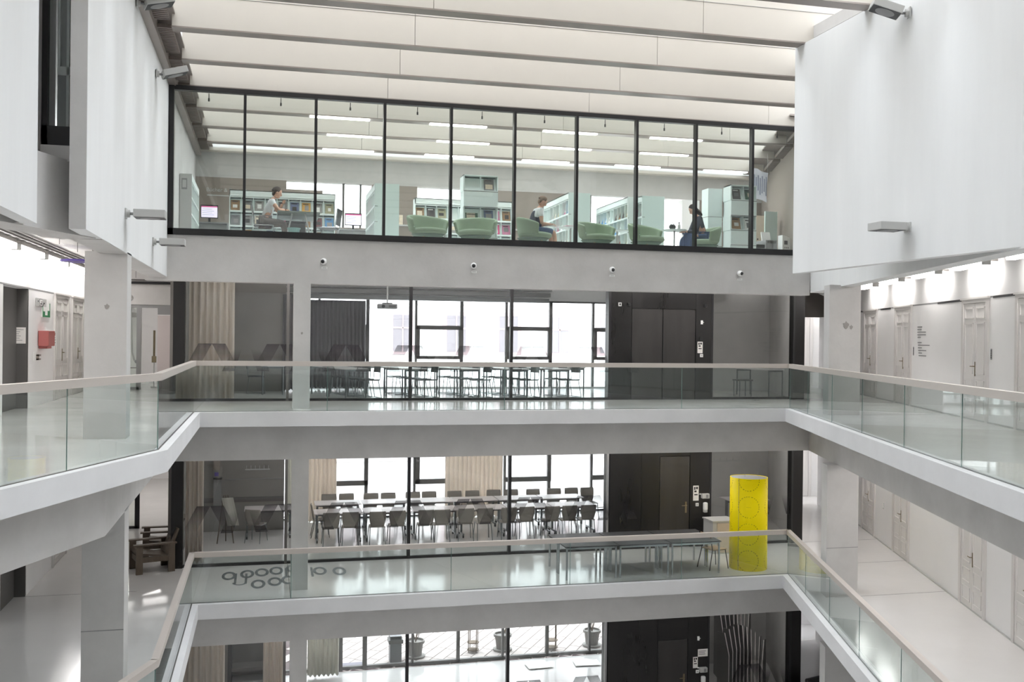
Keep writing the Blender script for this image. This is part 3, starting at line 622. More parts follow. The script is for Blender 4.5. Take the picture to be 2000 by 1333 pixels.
# left corridor end: glass door, white door leaf, pushing bar, smoke detector
for z, nm in ((0, 'upper'), (SB, 'middle')):
    d = sgroup('door_%d' % n, (0, 28.35, z), 'glazed end door of the left %s corridor' % nm); n += 1
    f = MB(); f.box(-4.55, -2.1, -.03, .05, 2.2, 2.28); f.box(-3.38, -3.26, -.03, .05, 0, 2.2); f.box(-2.16, -2.1, -.03, .05, 0, 2.2); f.box(-4.58, -3.3, -.03, .05, 0, .07); f.build('frame', 'midgrey' if z == 0 else 'black', d)
    box('glass_pane', 'glass', -4.5, -3.38, 0, .012, .07, 2.2, d)
    if z == 0:
        box('door_leaf', 'board', -2.85, -2.16, -.02, .02, .01, 2.0, d); box('transom_glass', 'midgrey', -2.85, -2.16, -.02, .02, 2.02, 2.2, d)
        t = thing('cupboard', 'white cupboard door with black knob behind the left end glass', 'cupboard', (-4.2, 29.2, 0), 0)
        box('body', 'white', 0, .82, 0, .3, 0, 2.1, t); box('drawer_line', 'darkgrey', 0, .82, -.005, 0, .55, .57, t); MB().ell((.45, -.02, 1.32), (.04, .04, .04)).build('knob', 'blackplastic', t); box('top_panel', 'lightgrey', .02, .8, -.01, 0, 1.95, 2.08, t)
        t = thing('pull_rod', 'yellow brass pull rod beside the left end door', 'rod', (-3.05, 29.5, 0), 0); MB().box(-.08, .08, -.05, .05, 0, .03).cyl((0, 0, .03), (0, 0, .72), .015, 6).build('post', 'lightgrey', t); MB().cyl((0, 0, .85), (0, 0, 1.6), .03, 8).build('rod', 'brass', t); MB().box(-.06, .06, -.03, .03, .7, .88).build('grip', 'brass', t); 
        t = thing('door_closer', 'grey door closer and pipe beside the white cupboard', 'closer', (-3.42, 28.43, 0), 0); MB().tube([(-.12, 0, 2.25), (-.12, 0, 1.95), (-.1, 0, 1.6), (-.08, 0, 1.0), (-.02, 0, .78), (.08, 0, .75)], .025, 6).build('pipe', 'lightgrey', t); MB().cyl((.04, -.05, .75), (.04, .05, .75), .05, 8).build('joint', 'midgrey', t)
t = thing('smoke_detector', 'white round detector hanging before the left corridor lintel', 'detector', (-3.42, 27.2, 2.42)); MB().ell((0, 0, 0), (.09, .09, .09)).build('body', 'white', t); MB().cyl((0, 0, .08), (0, 0, .85), .008, 5).build('stem', 'lightgrey', t)
t = thing('ceiling_pipe', 'black pipe under the ceiling at the end of the left corridor', 'pipe', (0, 0, 0)); MB().cyl((-4.5, 28.2, 2.86), (-2.1, 28.2, 2.86), .035, 8).build('pipe', 'blackplastic', t); MB().cyl((-4.2, 28.1, 2.93), (-2.15, 28.1, 2.93), .02, 8).build('thin_pipe', 'darkgrey', t)
# bench at the right end (upper), door hardware on the jamb
t = thing('bench', 'grey bench by the right corridor end door of the upper gallery', 'bench', (15.0, 25.6, 0)); box('seat', 'midgrey', 0, .9, 0, .45, .62, .67, t); 
for x in (.03, .82): box('leg', 'darkgrey', x, x+.05, .05, .4, 0, .62, t)
# ================================================================== FLOODLIGHTS, CAMERAS
def flood(loc, sgn, tilt, label, yaw=0):
    t = thing('floodlight', label, 'floodlight', loc, yaw)
    m = MB(); m.cyl((0, 0, 0), (sgn*.06, 0, 0), .055, 12); m.box(min(0, sgn*.02), max(0, sgn*.02), -.07, .07, -.07, .07); m.build('wall_mount', 'lightgrey', t)
    MB().cyl((sgn*.05, 0, 0), (sgn*.14, 0, 0), .02, 8).build('arm', 'midgrey', t)
    T = Matrix.Translation((sgn*.12, 0, 0)) @ Matrix.Rotation(tilt, 4, 'Y' )
    a, b = (0, .42) if sgn > 0 else (-.42, 0)
    h = MB().box(a, b, -.16, .16, -.055, .055, T).build('head', 'lightgrey', t, bevel=.008)
    MB().lathe([(.135, -.058), (.135, -.062), (.02, -.07)], 20, T=T @ Matrix.Translation(((a+b)/2, 0, 0))).build('lens', 'midgrey', h)
    MB().box(a+.01, b-.01, -.15, .15, -.058, -.056, T).build('rim', 'blackplastic', h)
flood((-1.935, 14.85, 3.18), 1, 0, 'flat grey floodlight low on the left wall, nearer of two')
flood((-1.935, 18.3, 3.10), 1, 0, 'flat grey floodlight low on the left wall beside the glass front')
flood((-1.935, 18.45, 6.05), 1, -.32, 'tilted grey floodlight high on left wall beside the glass corner', .25)
flood((-1.935, 15.75, 6.42), 1, -.28, 'tilted grey floodlight cut by the top edge above the left wall', .25)
flood((8.7, 12.28, 6.12), -1, .35, 'tilted floodlight with round lens high on the right white wall', -.35)
flood((8.7, 12.25, 3.11), -1, 0, 'flat grey floodlight low on the right white wall')
for k, (x, lb) in enumerate(((1.12, 'left of the middle pillar axis, first'), (4.26, 'second'), (7.37, 'third'), (10.44, 'fourth'))):
    t = thing('surveillance_camera', '%s small white ball camera from the left on the concrete beam' % ordn[k], 'camera', (x, 20.88, 3.03))
    MB().ell((0, -.06, 0), (.065, .065, .065), 14, 10).build('housing', 'white', t, smooth=True); MB().ell((-.02+.012*k, -.10, -.005), (.042, .042, .042), 12, 8).build('lens', 'blackplastic', t, smooth=True)
    MB().cyl((0, 0, -.03), (0, -.05, -.05), .03, 8).build('base', 'lightgrey', t)
    t = thing('camera_plate', 'small white plate below the %s ball camera from the left' % ordn[k], 'plate', (x+.02, 20.88, 2.9)); box('plate', 'white', -.06, .06, -.006, 0, -.022, .022, t); box('text_lines', 'midgrey', -.04, .04, -.007, -.006, -.006, .004, t)
# ================================================================== THINGS ON THE STEEL CORES
def sheet(name, label, cat, x0, x1, z0, z1, m='paper', lines=(), y=23.374):
    t = thing(name, label, cat, (x0, y, z0)); w, h = x1-x0, z1-z0; box('sheet', m, 0, w, -.006, 0, 0, h, t)
    if lines:
        b = MB()
        for a, c, d, e in lines: b.box(a*w, c*w, -.0075, -.006, d*h, e*h)
        b.build('print', 'ink', t)
    return t
pr = ((.15, .4, .72, .92), (.5, .85, .76, .92), (.2, .6, .56, .68), (.2, .8, .36, .44))
sheet('door_notice', 'white notice with dark picture on the upper steel block', 'notice', 10.57, 10.71, 1.17, 1.46, 'paper', pr)
sheet('door_notice', 'white notice with dark blocks on the middle steel block', 'notice', 10.50, 10.65, -2.56, -2.18, 'paper', pr)
sheet('door_notice', 'narrow white notice under the paper on the ground floor steel block', 'notice', 10.55, 10.68, -6.8, -6.52, 'paper', pr)
sheet('paper_sheet', 'wide white paper on the ground floor steel block', 'notice', 10.68, 10.95, -6.52, -6.33, 'paper', ((.1, .8, .7, .76), (.1, .7, .5, .56), (.1, .75, .3, .36)))
def switch(x, z, label, w=.08): t = thing('light_switch', label, 'switch', (x, 23.374, z)); box('plate', 'white', 0, w, -.014, 0, 0, w, t); box('rocker', 'lightgrey', .02, w-.02, -.02, -.014, .02, w-.02, t)
switch(10.64, 1.07, 'white light switch below the notice on the upper steel block'); switch(10.57, -2.70, 'white light switch below the notice on the middle steel block'); switch(10.63, -6.93, 'white light switch below the notices on the ground floor steel block')
for z, lb, x in ((1.9, 'upper', 10.65), (-6.1, 'ground floor', 10.66)):
    t = thing('door_sensor', 'small white key box on the %s steel block' % lb, 'sensor', (x, 23.374, z)); box('body', 'white', 0, .05, -.03, 0, 0, .1, t); MB().cyl((.05, -.02, .05), (.08, -.02, .05), .012, 8).build('plug', 'lightgrey', t)
t = thing('card_reader', 'small black square reader above the notice on the upper steel block', 'reader', (10.63, 23.374, 1.5)); box('body', 'blackplastic', 0, .07, -.02, 0, 0, .07, t); box('screen', 'black', .012, .058, -.022, -.02, .012, .058, t)
t = thing('alarm_box', 'small square white framed box at the upper left of the steel block', 'alarm', (8.44, 23.374, 2.32)); box('body', 'lightgrey', 0, .08, -.03, 0, 0, .09, t); box('window', 'blackplastic', .02, .06, -.032, -.03, .02, .07, t)
for x, lb in ((8.68, 'left'), (10.74, 'right')):
    t = thing('steel_block_camera', 'small black device high on the %s part of the upper steel block' % lb, 'device', (x, 23.374, 2.33)); box('body', 'blackplastic', 0, .07, -.05, 0, 0, .07, t); MB().cyl((.03, -.05, .03), (.03, -.08, .02), .02, 8).build('lens', 'black', t)
for z, lb in ((-2.5, 'middle'), (-6.9, 'ground floor')):
    t = thing('towel_dispenser', 'white paper dispenser on the %s steel block' % lb, 'dispenser', (10.71, 23.374, z)); box('body', 'lightgrey', 0, .2, -.1, 0, 0, .12, t, bevel=.01); box('front', 'midgrey', .1, .16, -.104, -.1, .02, .1, t); box('hook', 'white', -.04, .0, -.02, 0, .09, .12, t)
    t = thing('soap_dispenser', 'white rounded soap dispenser on the %s steel block' % lb, 'dispenser', (10.76, 23.374, z-.36)); MB().box(0, .11, -.1, 0, .06, .26).build('body', 'white', t, bevel=.03); MB().box(.005, .105, -.09, 0, 0, .1).build('lower_cover', 'lightgrey', t, bevel=.02)
# ================================================================== CLASSROOM FURNITURE
def curtain(name, label, m, x0, x1, y, z0, z1, folds, amp=.06):
    n = folds*8
    b = MB().grid(lambda u, v: (x0+(x1-x0)*u, y+amp*math.sin(u*folds*2*PI)*(1-.25*v)+.02*math.sin(u*17), z0+(z1-z0)*v+(.02*math.sin(u*folds*2*PI+1) if v == 0 else 0)), n, 4)
    o = b.build(name, m, None, smooth=True, solid=.006); return tag(o, label, 'curtain')
curtain('curtain', 'beige floor length curtain behind the left glass of the upper room', 'curtain', -1.72, -.72, 23.85, .02, 3.1, 7, .07)
curtain('curtain', 'charcoal curtain beside the back windows of the upper room', 'curtain_dark', .95, 2.7, 28.3, .05, 2.5, 16, .05)
curtain('curtain', 'charcoal curtain on the inner wall left of the pillar in the upper room', 'curtain_dark', .42, .95, 27.4, .05, 2.6, 5, .04)
curtain('curtain', 'beige curtain behind the left glass of the middle room', 'curtain', -1.75, -1.36, 23.8, SB+.02, SB+3.2, 4, .06)
curtain('curtain', 'white curtain strip beside the pillar of the middle room', 'curtain_white', .56, .95, 28.5, SB+.02, SB+2.6, 4, .05)
curtain('curtain', 'beige striped curtain right of the pillar in the middle room', 'curtain', 1.15, 1.95, 28.45, SB+.02, SB+2.6, 7, .05)
curtain('curtain', 'wide beige curtain between the back windows of the middle room', 'curtain', 5.05, 6.75, 28.45, SB+.02, SB+2.6, 13, .05)
curtain('curtain', 'brownish curtain behind the left glass of the ground floor room', 'curtain', -1.75, -.86, 23.85, SC+.02, -4.7, 7, .06)
curtain('curtain', 'brownish curtain left of the pillar in the ground floor room', 'curtain', .0, .45, 23.9, SC+.02, -4.7, 5, .05)
curtain('curtain', 'white curtain right of the pillar in the ground floor room', 'curtain_white', 1.2, 2.06, 28.35, SC+.06, -4.7, 7, .06)
# stick-leg tables and black chairs of the upper room
def leg_table(name, L, Wd, top, leg, H=.74, r=.018, loc=(0, 0, 0), rz=0, label='', grp=None):
    t = thing(name, label, 'table', loc, rz, grp)
    box('tabletop', top, -L/2, L/2, -Wd/2, Wd/2, H-.028, H, t, bevel=.004)
    for sx in (-1, 1):
        for sy in (-1, 1): MB().cyl((sx*(L/2-.04), sy*(Wd/2-.04), 0), (sx*(L/2-.04), sy*(Wd/2-.04), H-.028), r, 8).build('leg', leg, t)
    a = MB(); a.box(-L/2+.05, L/2-.05, -Wd/2+.05, -Wd/2+.07, H-.075, H-.028); a.box(-L/2+.05, L/2-.05, Wd/2-.07, Wd/2-.05, H-.075, H-.028); a.build('apron', leg, t)
    return t
def skid_chair(label, loc, rz):
    t = thing('skid_chair', label, 'chair', loc, rz, None)
    MB().grid(lambda u, v: (-.21+.42*u, -.2+.4*v, .45-.015*math.sin(u*PI)), 6, 4).build('seat', 'blackplastic', t, solid=.018)
    MB().grid(lambda u, v: (-.2+.4*u, .2+.03*v+.03*math.sin(u*PI), .63+.19*v), 6, 3).build('backrest', 'blackplastic', t, solid=.016)
    for s in (-1, 1):
        MB().tube([(s*.2, .22, .8), (s*.2, .2, .46), (s*.2, -.18, .46), (s*.22, -.22, .02), (s*.22, .24, .02), (s*.2, .16, .44)], .009, 5).build('side_frame', 'dark_chrome', t)
    MB().cyl((-.22, .24, .02), (.22, .24, .02), .009, 5).cyl((-.22, -.22, .02), (.22, -.22, .02), .009, 5).build('skid_bar', 'dark_chrome', t)
    return t
lt = None; sc = None
rows = [(2.05, 23.85), (3.48, 23.98), (4.82, 23.98), (6.05, 24.0), (7.15, 24.05), (7.95, 25.3)]
nm6 = ('first', 'second', 'third', 'fourth', 'fifth', 'sixth')
for i, (x, y) in enumerate(rows):
    for k in range(2):
        lb = 'white topped table, %s of the %s row from the left in the upper room' % (('nearer', 'farther')[k], nm6[i])
        p = (x-.15-.36*k*1.0, y+.55+k*1.32, .0)
        if lt is None: lt = leg_table('seminar_table', .58, 1.28, 'tabletop', 'dark_chrome', label=lb, loc=p, rz=.27, grp=None)
        else: dup(lt, p, .27, lb)
    for k in range(4 if i < 4 else (2 if i == 4 else 0)):
        lb = 'black skid chair, %s from the glass at the %s table row of the upper room' % (ordn[k], nm6[i])
        p = (x+.36-.17*k, y+.38+.62*k, 0)
        if sc is None: sc = skid_chair(lb, p, .27-PI/2)
        else: dup(sc, p, .27-PI/2, lb)
dup(lt, (.16, 26.4, 0), 0, 'white topped table alone by the dark inner wall of the upper room')
dup(sc, (-.25, 26.3, 0), PI/2, 'black skid chair beside the lone table of the upper room')
dup(lt, (13.1, 24.9, 0), .3, 'white topped table behind the glass right of the upper steel block')
t = thing('stool', 'low grey stool left of the table behind the right upper glass', 'stool', (12.45, 24.6, 0)); box('seat', 'darkgrey', -.2, .2, -.2, .2, .42, .46, t)
for a in (-1, 1):
    for b in (-1, 1): MB().cyl((a*.17, b*.17, 0), (a*.17, b*.17, .42), .014, 6).build('leg', 'dark_chrome', t)
# projector
t = thing('projector', 'grey ceiling projector hanging in front of the upper back windows', 'projector', (2.98, 25.5, 2.28)); box('housing', 'midgrey', -.24, .24, -.17, .17, -.07, .05, t, bevel=.02); box('vent', 'darkgrey', .02, .2, -.172, -.17, -.04, .02, t); MB().cyl((-.12, -.17, -.01), (-.12, -.19, -.01), .045, 10).build('lens', 'blackplastic', t); MB().cyl((0, 0, .05), (0, 0, .97), .02, 6).build('pole', 'lightgrey', t); box('bracket', 'darkgrey', -.12, .12, -.1, .1, .05, .08, t)
# flip tables and plywood chairs of the middle room
def flip_table(label, loc):
    t = thing('flip_table', label, 'table', loc); L = 1.22
    box('tabletop', 'tabletop', -L/2, L/2, -.36, .36, .725, .75, t, bevel=.004)
    box('beam', 'darkgrey', -L/2+.1, L/2-.1, -.03, .03, .64, .7, t)
    for s in (-1, 1):
        x = s*(L/2-.07); MB().box(x-.025, x+.025, -.04, .04, .1, .725).build('column', 'dark_chrome', t)
        f = MB().box(x-.022, x+.022, -.33, .33, .075, .115).build('foot', 'dark_chrome', t)
        for q in (-1, 1): MB().cyl((x-.02, q*.3, .035), (x+.02, q*.3, .035), .035, 10).build('caster', 'blackplastic', f)
    return t
def shell_chair(label, loc, rz):
    t = thing('shell_chair', label, 'chair', loc, rz)
    def sh(u, v):
        w = .155+.055*math.sin(min(1, v*1.15)*PI*.62); 
        if v > .92: w *= .96
        return ((u*2-1)*w, -.21-.06*v+.03*(1-(u*2-1)**2)*-1+.03, .46+.39*v)
    MB().grid(sh, 8, 8).build('backrest', 'ply', t, smooth=True, solid=.014)
    MB().grid(lambda u, v: ((u*2-1)*(.2-.02*v), -.2+.42*v, .45-.02*math.sin(v*PI)*(1-(u*2-1)**2)), 6, 6).build('seat', 'ply', t, smooth=True, solid=.014)
    for s in (-1, 1):
        MB().tube([(s*.18, .16, .435), (s*.21, .21, 0)], .011, 6).build('leg', 'dark_chrome', t); MB().tube([(s*.18, -.16, .435), (s*.2, -.26, 0)], .011, 6).build('leg', 'dark_chrome', t)
        MB().tube([(s*.18, -.16, .435), (s*.18, .16, .435)], .011, 6).build('seat_bar', 'dark_chrome', t)
    return t
ft = None
for r, (y, xs0) in enumerate(((25.78, 1.82), (27.15, 1.9))):
    for k in range(6):
        lb = 'white flip table, %s from the left in the %s row of the middle room' % (ordn[k], ('front', 'back')[r]); p = (xs0+1.245*k, y, SB)
        ft = flip_table(lb, p) if ft is None else dup(ft, p, 0, lb) and ft
ch = None
for k, px in enumerate((1.6, 2.07, 2.74, 3.24, 3.97, 4.37, 5.0, 5.48, 6.12, 6.6, 7.28, 7.75, 8.28)):
    lb = 'grey plywood shell chair, %s from the left in the front chair row' % ordn[k]; p = (px, 25.24+.03*math.sin(k*2.3), SB)
    if ch is None: ch = shell_chair(lb, p, 0)
    else: dup(ch, p, .05*math.sin(k*3.1), lb)
for k, px in enumerate((1.72, 2.21, 2.86, 3.35, 4.06, 4.5, 5.23, 5.76, 6.37, 6.9, 7.55, 8.17, 8.72, 9.2)):
    dup(ch, (px, 27.72+.03*math.sin(k*1.7), SB), PI+.06*math.sin(k*2.1), 'grey plywood shell chair, %s from the left behind the back table row' % ordn[k])
dup(ch, (1.42, 26.35, SB), -PI/2, 'grey plywood shell chair at the left head of the front tables')
dup(ft, (.1, 26.6, SB), 0, 'white flip table alone by the dark inner wall of the middle room')
dup(ch, (-.2, 26.0, SB), -.4, 'grey plywood shell chair beside the lone flip table of the middle room')
dup(ft, (13.2, 25.9, SB), 0, 'white flip table behind the glass beside the yellow cylinder')
dup(ch, (13.2, 25.2, SB), .9, 'grey plywood shell chair behind the glass right of the yellow cylinder')
# inner wall of the middle room: hook rails, boards, easel, whiteboard stand
def hookrail(label, x0, x1, y, z, n_):
    t = thing('hook_rail', label, 'hook rail', (x0, y, z)); box('rail', 'lightgrey', 0, x1-x0, -.03, 0, 0, .03, t)
    for k in range(n_): x = .04+(x1-x0-.08)*k/(n_-1); MB().cyl((x, -.03, .02), (x, -.05, .12), .008, 5).build('hook', 'lightgrey', t)
hookrail('white hook rail with six hooks on the dark wall of middle room', -.52, .12, 27.49, -2.1, 6)
hookrail('long white hook rail on the wall right of the middle steel block', 12.0, 13.9, 27.19, -2.08, 10)
t = thing('wall_panel', 'pale speaker box and lit screen on the middle room left wall', 'panel', (-1.32, 27.3, SB)); box('speaker', 'taupe', 0, .16, 0, .18, 1.65, 1.9, t); box('screen', 'purple', .03, .13, -.01, .02, 1.5, 1.6, t); box('shelf', 'blackplastic', 0, .22, -.06, .18, 1.42, 1.45, t); box('board', 'midgrey', 0, .2, .1, .18, .7, 1.4, t)
t = thing('easel', 'folding easel with white cloth sheet in the middle room', 'easel', (-.95, 25.9, SB))
for a, b in ((-.2, 0), (.2, 0), (0, .3)): MB().cyl((a, b, 0), (a*.25, .05, 1.2), .015, 6).build('leg', 'darkwood', t)
MB().grid(lambda u, v: (-.1+.28*u+.15*(1-v), -.03-.02*math.sin(u*6), .45+.7*v), 5, 4).build('sheet', 'curtain_white', t, solid=.006)
st(box('trim_1', 'darkgrey', -1.55, .5, 27.48, 27.5, -2.95, -2.82)); st(box('trim_2', 'midgrey', -1.0, .5, 27.48, 27.5, -2.35, -2.33))
# ground floor room: side table, dark cupboard, stacked boards, papers, courtyard things
t = thing('display_cabinet', 'dark open cabinet behind the left ground floor glass', 'cabinet', (-.85, 25.5, SC)); box('side_panel', 'blackplastic', 0, .1, 0, .5, 0, 2.6, t); box('shelf', 'darkgrey', .1, 1.2, 0, .5, 1.25, 1.33, t); box('shelf', 'midgrey', .1, 1.2, 0, .5, .95, 1.0, t); box('back_panel', 'darkgrey', .1, 1.2, .48, .5, .5, 2.6, t)
grp = 'boards standing in the ground floor side room'
bd = None
for k in range(10):
    for r in range(2):
        if r and k > 7: continue
        t = thing('standing_board', '%s pale edged board from the left in the %s rank of the stack' % (ordn[k], ('front', 'rear')[r]), 'board', (12.12+.12*k+.30*r, 24.55+1.0*r+.02*k, SC), math.radians(84-3.1*k-4*r))
        h = 1.35+.32*math.sin(.35*k+.5)+.35*r
        MB().prism([(0, 0), (.9, 0), (.9, h), (.35, h+.12), (0, h-.38)], -.006, .006, Matrix.Rotation(PI/2, 4, 'X')).build('face', 'darkgrey', t)
        e = MB().box(-.012, .006, -.01, .01, 0, h-.38); T = Matrix.Translation((0, 0, h-.38)) @ Matrix.Rotation(math.atan2(.35, .5), 4, 'Y'); e.box(-.012, .006, -.01, .01, 0, .61, T); e.build('edge', 'board', t)
t = thing('armchair', 'black armchair by the steel post at the right of ground floor', 'armchair', (13.75, 22.6, SC), .3); box('seat', 'blackplastic', -.3, .3, -.3, .3, .25, .45, t, bevel=.04); box('backrest', 'blackplastic', -.3, .3, .2, .34, .45, 1.0, t, bevel=.05)
for s in (-1, 1): box('armrest', 'blackplastic', s*.34-.05, s*.34+.05, -.3, .3, .25, .62, t, bevel=.03)
for k, (x, y, a, lb) in enumerate(((7.45, 27.75, .05, 'left'), (8.85, 27.75, -.1, 'right'))):
    t = thing('floor_paper', 'large white paper lying on the ground floor, %s of two' % lb, 'paper', (x, y, SC+.004), a)
    MB().grid(lambda u, v: (.75*u, .55*v, .02*math.sin(u*9)*math.sin(v*5)+.03), 8, 5).build('sheet', 'paper', t, solid=.004)
# courtyard
st(box('ground', 'paving_joint', -8, 24, 28.95, 55, SC-.34, SC-.03), 'courtyard ground')
pv = sgroup('ground_paving', (0, 0, SC-.008), 'pale courtyard paving of long slabs with recessed joints')
pm = [MB().box(.012, .73, .01, .33, -.03, .0).mesh('paving_stone', q) for q in ('paving', 'paving_b')]; pw = [MB().box(.012, .965, .01, .33, -.03, .0).mesh('paving_stone', q) for q in ('paving', 'paving_b')]
ca, sa = math.cos(.98), math.sin(.98); cnt = 0
for i in range(-4, 40):
    for j in range(-30, 26):
        u = i*.98+(.45 if j % 2 else 0)+.2*((j*7) % 3); v = j*.345
        x = 1.0+u*ca-v*sa; y = 29.2+u*sa+v*ca
        if .6 < x < 11.4 and 28.1 < y < 33.6 and x < 10.6+ (y-29)*.3 and cnt < 296:
            share('paving_stone', pw[random.random() < .35], pv, (x, y, .001*random.random()), .98); cnt += 1
t = thing('litter_bin', 'square grey litter bin outside the ground floor window', 'bin', (3.78, 29.4, SC)); box('body', 'bin', -.17, .17, -.17, .17, -.03, .56, t); box('collar', 'darkgrey', -.21, .21, -.21, .21, .55, .66, t); box('hood', 'bin', -.17, .17, -.17, .17, .66, .76, t); box('opening', 'blackplastic', -.14, .14, -.175, -.17, .68, .74, t)
def pot(label, loc, h, seed, big=1.0):
    t = thing('potted_plant', label, 'plant', loc); rr = random.Random(seed)
    MB().lathe([(.22*big, .0), (.3*big, .02), (.30*big, .05), (.2*big, .055)], 16).build('saucer', 'pot', t); MB().lathe([(.19*big, .05), (.24*big, .42*big), (.28*big, .42*big), (.28*big, .5*big), (.24*big, .5*big), (.23*big, .44*big), (.01, .44*big)], 16).build('pot', 'pot', t)
    b = MB(); lf = MB()
    for k in range(4):
        a = rr.random()*6; p = [(0, 0, .44)] + [(math.cos(a)*.08*q+.05*rr.random(), math.sin(a)*.08*q, .44+h*q/5) for q in range(1, 6)]; b.tube(p, .012, 5)
        for q in range(9):
            pp = Vector(p[2+q % 4])+Vector((rr.uniform(-.18, .18), rr.uniform(-.18, .18), rr.uniform(-.1, .1))); lf.add([pp, pp+Vector((.05, .02, .03)), pp+Vector((.09, 0, 0)), pp+Vector((.05, -.02, .02))], [(0, 1, 2, 3)])
    b.build('stem', 'stem', t); o = lf.build('foliage', 'leaf', t); o['kind'] = 'stuff'
pot('grey pot with a bare leafy shrub beside the litter bin', (4.42, 29.65, SC), 1.0, 3); pot('grey pot with a thin shrub between the two tree guards', (7.12, 29.75, SC), .9, 5); pot('dark pot with a shrub beside the steel block window', (9.95, 29.6, SC), 1.1, 8)
for k, x in enumerate((6.2, 8.62)):
    t = thing('tree_guard', 'thin metal tree guard outside, %s of two' % ('left', 'right')[k], 'tree guard', (x, 29.75 if k == 0 else 29.5, SC))
    for q in range(4): a = q*PI/2+.4; MB().cyl((.17*math.cos(a), .17*math.sin(a), 0), (.17*math.cos(a), .17*math.sin(a), 1.9), .014, 5).build('bar', 'stem', t)
    for z in (.06, .28, 1.2): MB().lathe([(.16, z), (.185, z), (.185, z+.02), (.16, z+.02)], 16).build('hoop', 'stem', t)
t = tag(box('door_mat', 'asphalt', 2.1, 2.95, 28.98, 29.45, SC-.002, SC+.012), 'dark grey door mat outside the ground floor door', 'mat')
# opposite facade
fa = sgroup('wall_facade', (0, 54, 0), 'pale rendered facade across the courtyard'); box('render', 'facade', -30, 45, 0, .5, SC, 12, fa)
for z0 in (-.9, -1.55, -5.0, 3.3): MB().box(-30, 45, -.25, 0, z0, z0+.18).box(-30, 45, -.12, 0, z0-.22, z0).build('cornice', 'facade', fa)
for k in range(12):
    for z0 in (.55, -4.55):
        x = 1.3+2.95*k-3
        f = MB(); f.box(x-.75, x+.75, -.1, 0, z0, z0+2.35); f.build('window_surround', 'facade_trim', fa)
        box('glass_pane', 'facade_glass', x-.52, x+.52, -.12, -.1, z0+.15, z0+2.15, fa)
        f = MB(); f.box(x-.03, x+.03, -.15, -.12, z0+.15, z0+2.15); f.box(x-.55, x+.55, -.15, -.12, z0+1.4, z0+1.48); f.build('window_bar', 'facade_trim', fa)
# ================================================================== MIDDLE GALLERY THINGS
lb6 = [('left', 'front'), ('middle', 'front'), ('right', 'front'), ('left', 'back'), ('middle', 'back'), ('right', 'back')]
bt = None
for k, (a, r) in enumerate(lb6):
    lb = 'black topped folding table, %s table of the %s row on middle gallery' % (a, r); p = (6.9+1.22*(k % 3), 20.92+.72*(k//3), SB)
    if bt is None: bt = leg_table('folding_table', 1.2, .7, 'blacktop', 'chrome', H=.73, r=.024, loc=p, label=lb)
    else: dup(bt, p, 0, lb)
t = thing('side_chair', 'black framed chair with wooden seat at the right end of black tables', 'chair', (10.02, 21.12, SB), -PI/2+.25)
MB().grid(lambda u, v: (-.2+.4*u, -.2+.4*v, .45), 3, 3).build('seat', 'wood', t, solid=.018)
MB().grid(lambda u, v: (-.19+.38*u, -.24-.03*v+.03*(u*2-1)**2, .66+.16*v), 6, 2).build('backrest', 'wood', t, solid=.014)
for s in (-1, 1): MB().tube([(s*.19, -.27, .84), (s*.19, -.2, .45), (s*.22, -.3, 0)], .011, 6).build('leg', 'blackplastic', t); MB().tube([(s*.18, -.2, .44), (s*.18, .18, .44), (s*.22, .24, 0)], .011, 6).build('leg', 'blackplastic', t)
# yellow column
m = bpy.data.materials.new('yellow_print'); m.use_nodes = True; nt = m.node_tree; b = nt.nodes['Principled BSDF']; b.inputs['Roughness'].default_value = .5; b.inputs['Specular IOR Level'].default_value = .15
uvn = nt.nodes.new('ShaderNodeUVMap'); sep = nt.nodes.new('ShaderNodeSeparateXYZ'); nt.links.new(uvn.outputs[0], sep.inputs[0])
def mth(op, a, b_=None, c_=None):
    q = nt.nodes.new('ShaderNodeMath'); q.operation = op
    for i, v in enumerate((a, b_, c_)):
        if v is None: continue
        if isinstance(v, (int, float)): q.inputs[i].default_value = v
        else: nt.links.new(v, q.inputs[i])
    return q.outputs[0]
cu = mth('SUBTRACT', mth('FRACT', mth('DIVIDE', sep.outputs[0], .667)), .5); cv_ = mth('SUBTRACT', mth('FRACT', mth('DIVIDE', sep.outputs[1], .61)), .5)
uu = mth('MULTIPLY', cu, .667); vv = mth('MULTIPLY', cv_, .61)
rad = mth('SQRT', mth('ADD', mth('MULTIPLY', uu, uu), mth('MULTIPLY', vv, vv))); ang = mth('ARCTAN2', vv, uu)
ringm = mth('LESS_THAN', mth('ABSOLUTE', mth('SUBTRACT', rad, .24)), .009)
dash = mth('GREATER_THAN', mth('SINE', mth('ADD', mth('MULTIPLY', ang, 26), mth('SINE', mth('MULTIPLY', ang, 7)))), -.1)
nz = nt.nodes.new('ShaderNodeTexNoise'); nz.inputs['Scale'].default_value = 60; nt.links.new(uvn.outputs[0], nz.inputs['Vector'])
msk = mth('MULTIPLY', mth('MULTIPLY', ringm, dash), mth('GREATER_THAN', nz.outputs[0], .44))
ctr = mth('MULTIPLY', mth('LESS_THAN', mth('ABSOLUTE', vv), .005), mth('LESS_THAN', mth('ABSOLUTE', uu), .055))
mx = nt.nodes.new('ShaderNodeMix'); mx.data_type = 'RGBA'; nt.links.new(mth('MULTIPLY', mth('MAXIMUM', msk, mth('MULTIPLY', ctr, .5)), .75), mx.inputs[0])
mx.inputs[6].default_value = (*lin((255, 232, 0)), 1); mx.inputs[7].default_value = (*lin((120, 100, 10)), 1); nt.links.new(mx.outputs[2], b.inputs['Base Color'])
M['yellow'] = m
t = thing('advertising_column', 'tall bright yellow cylinder printed with dotted rings on the middle gallery', 'column', (10.80, 20.97, SB), .2)
r, h, N = .425, 2.09, 48
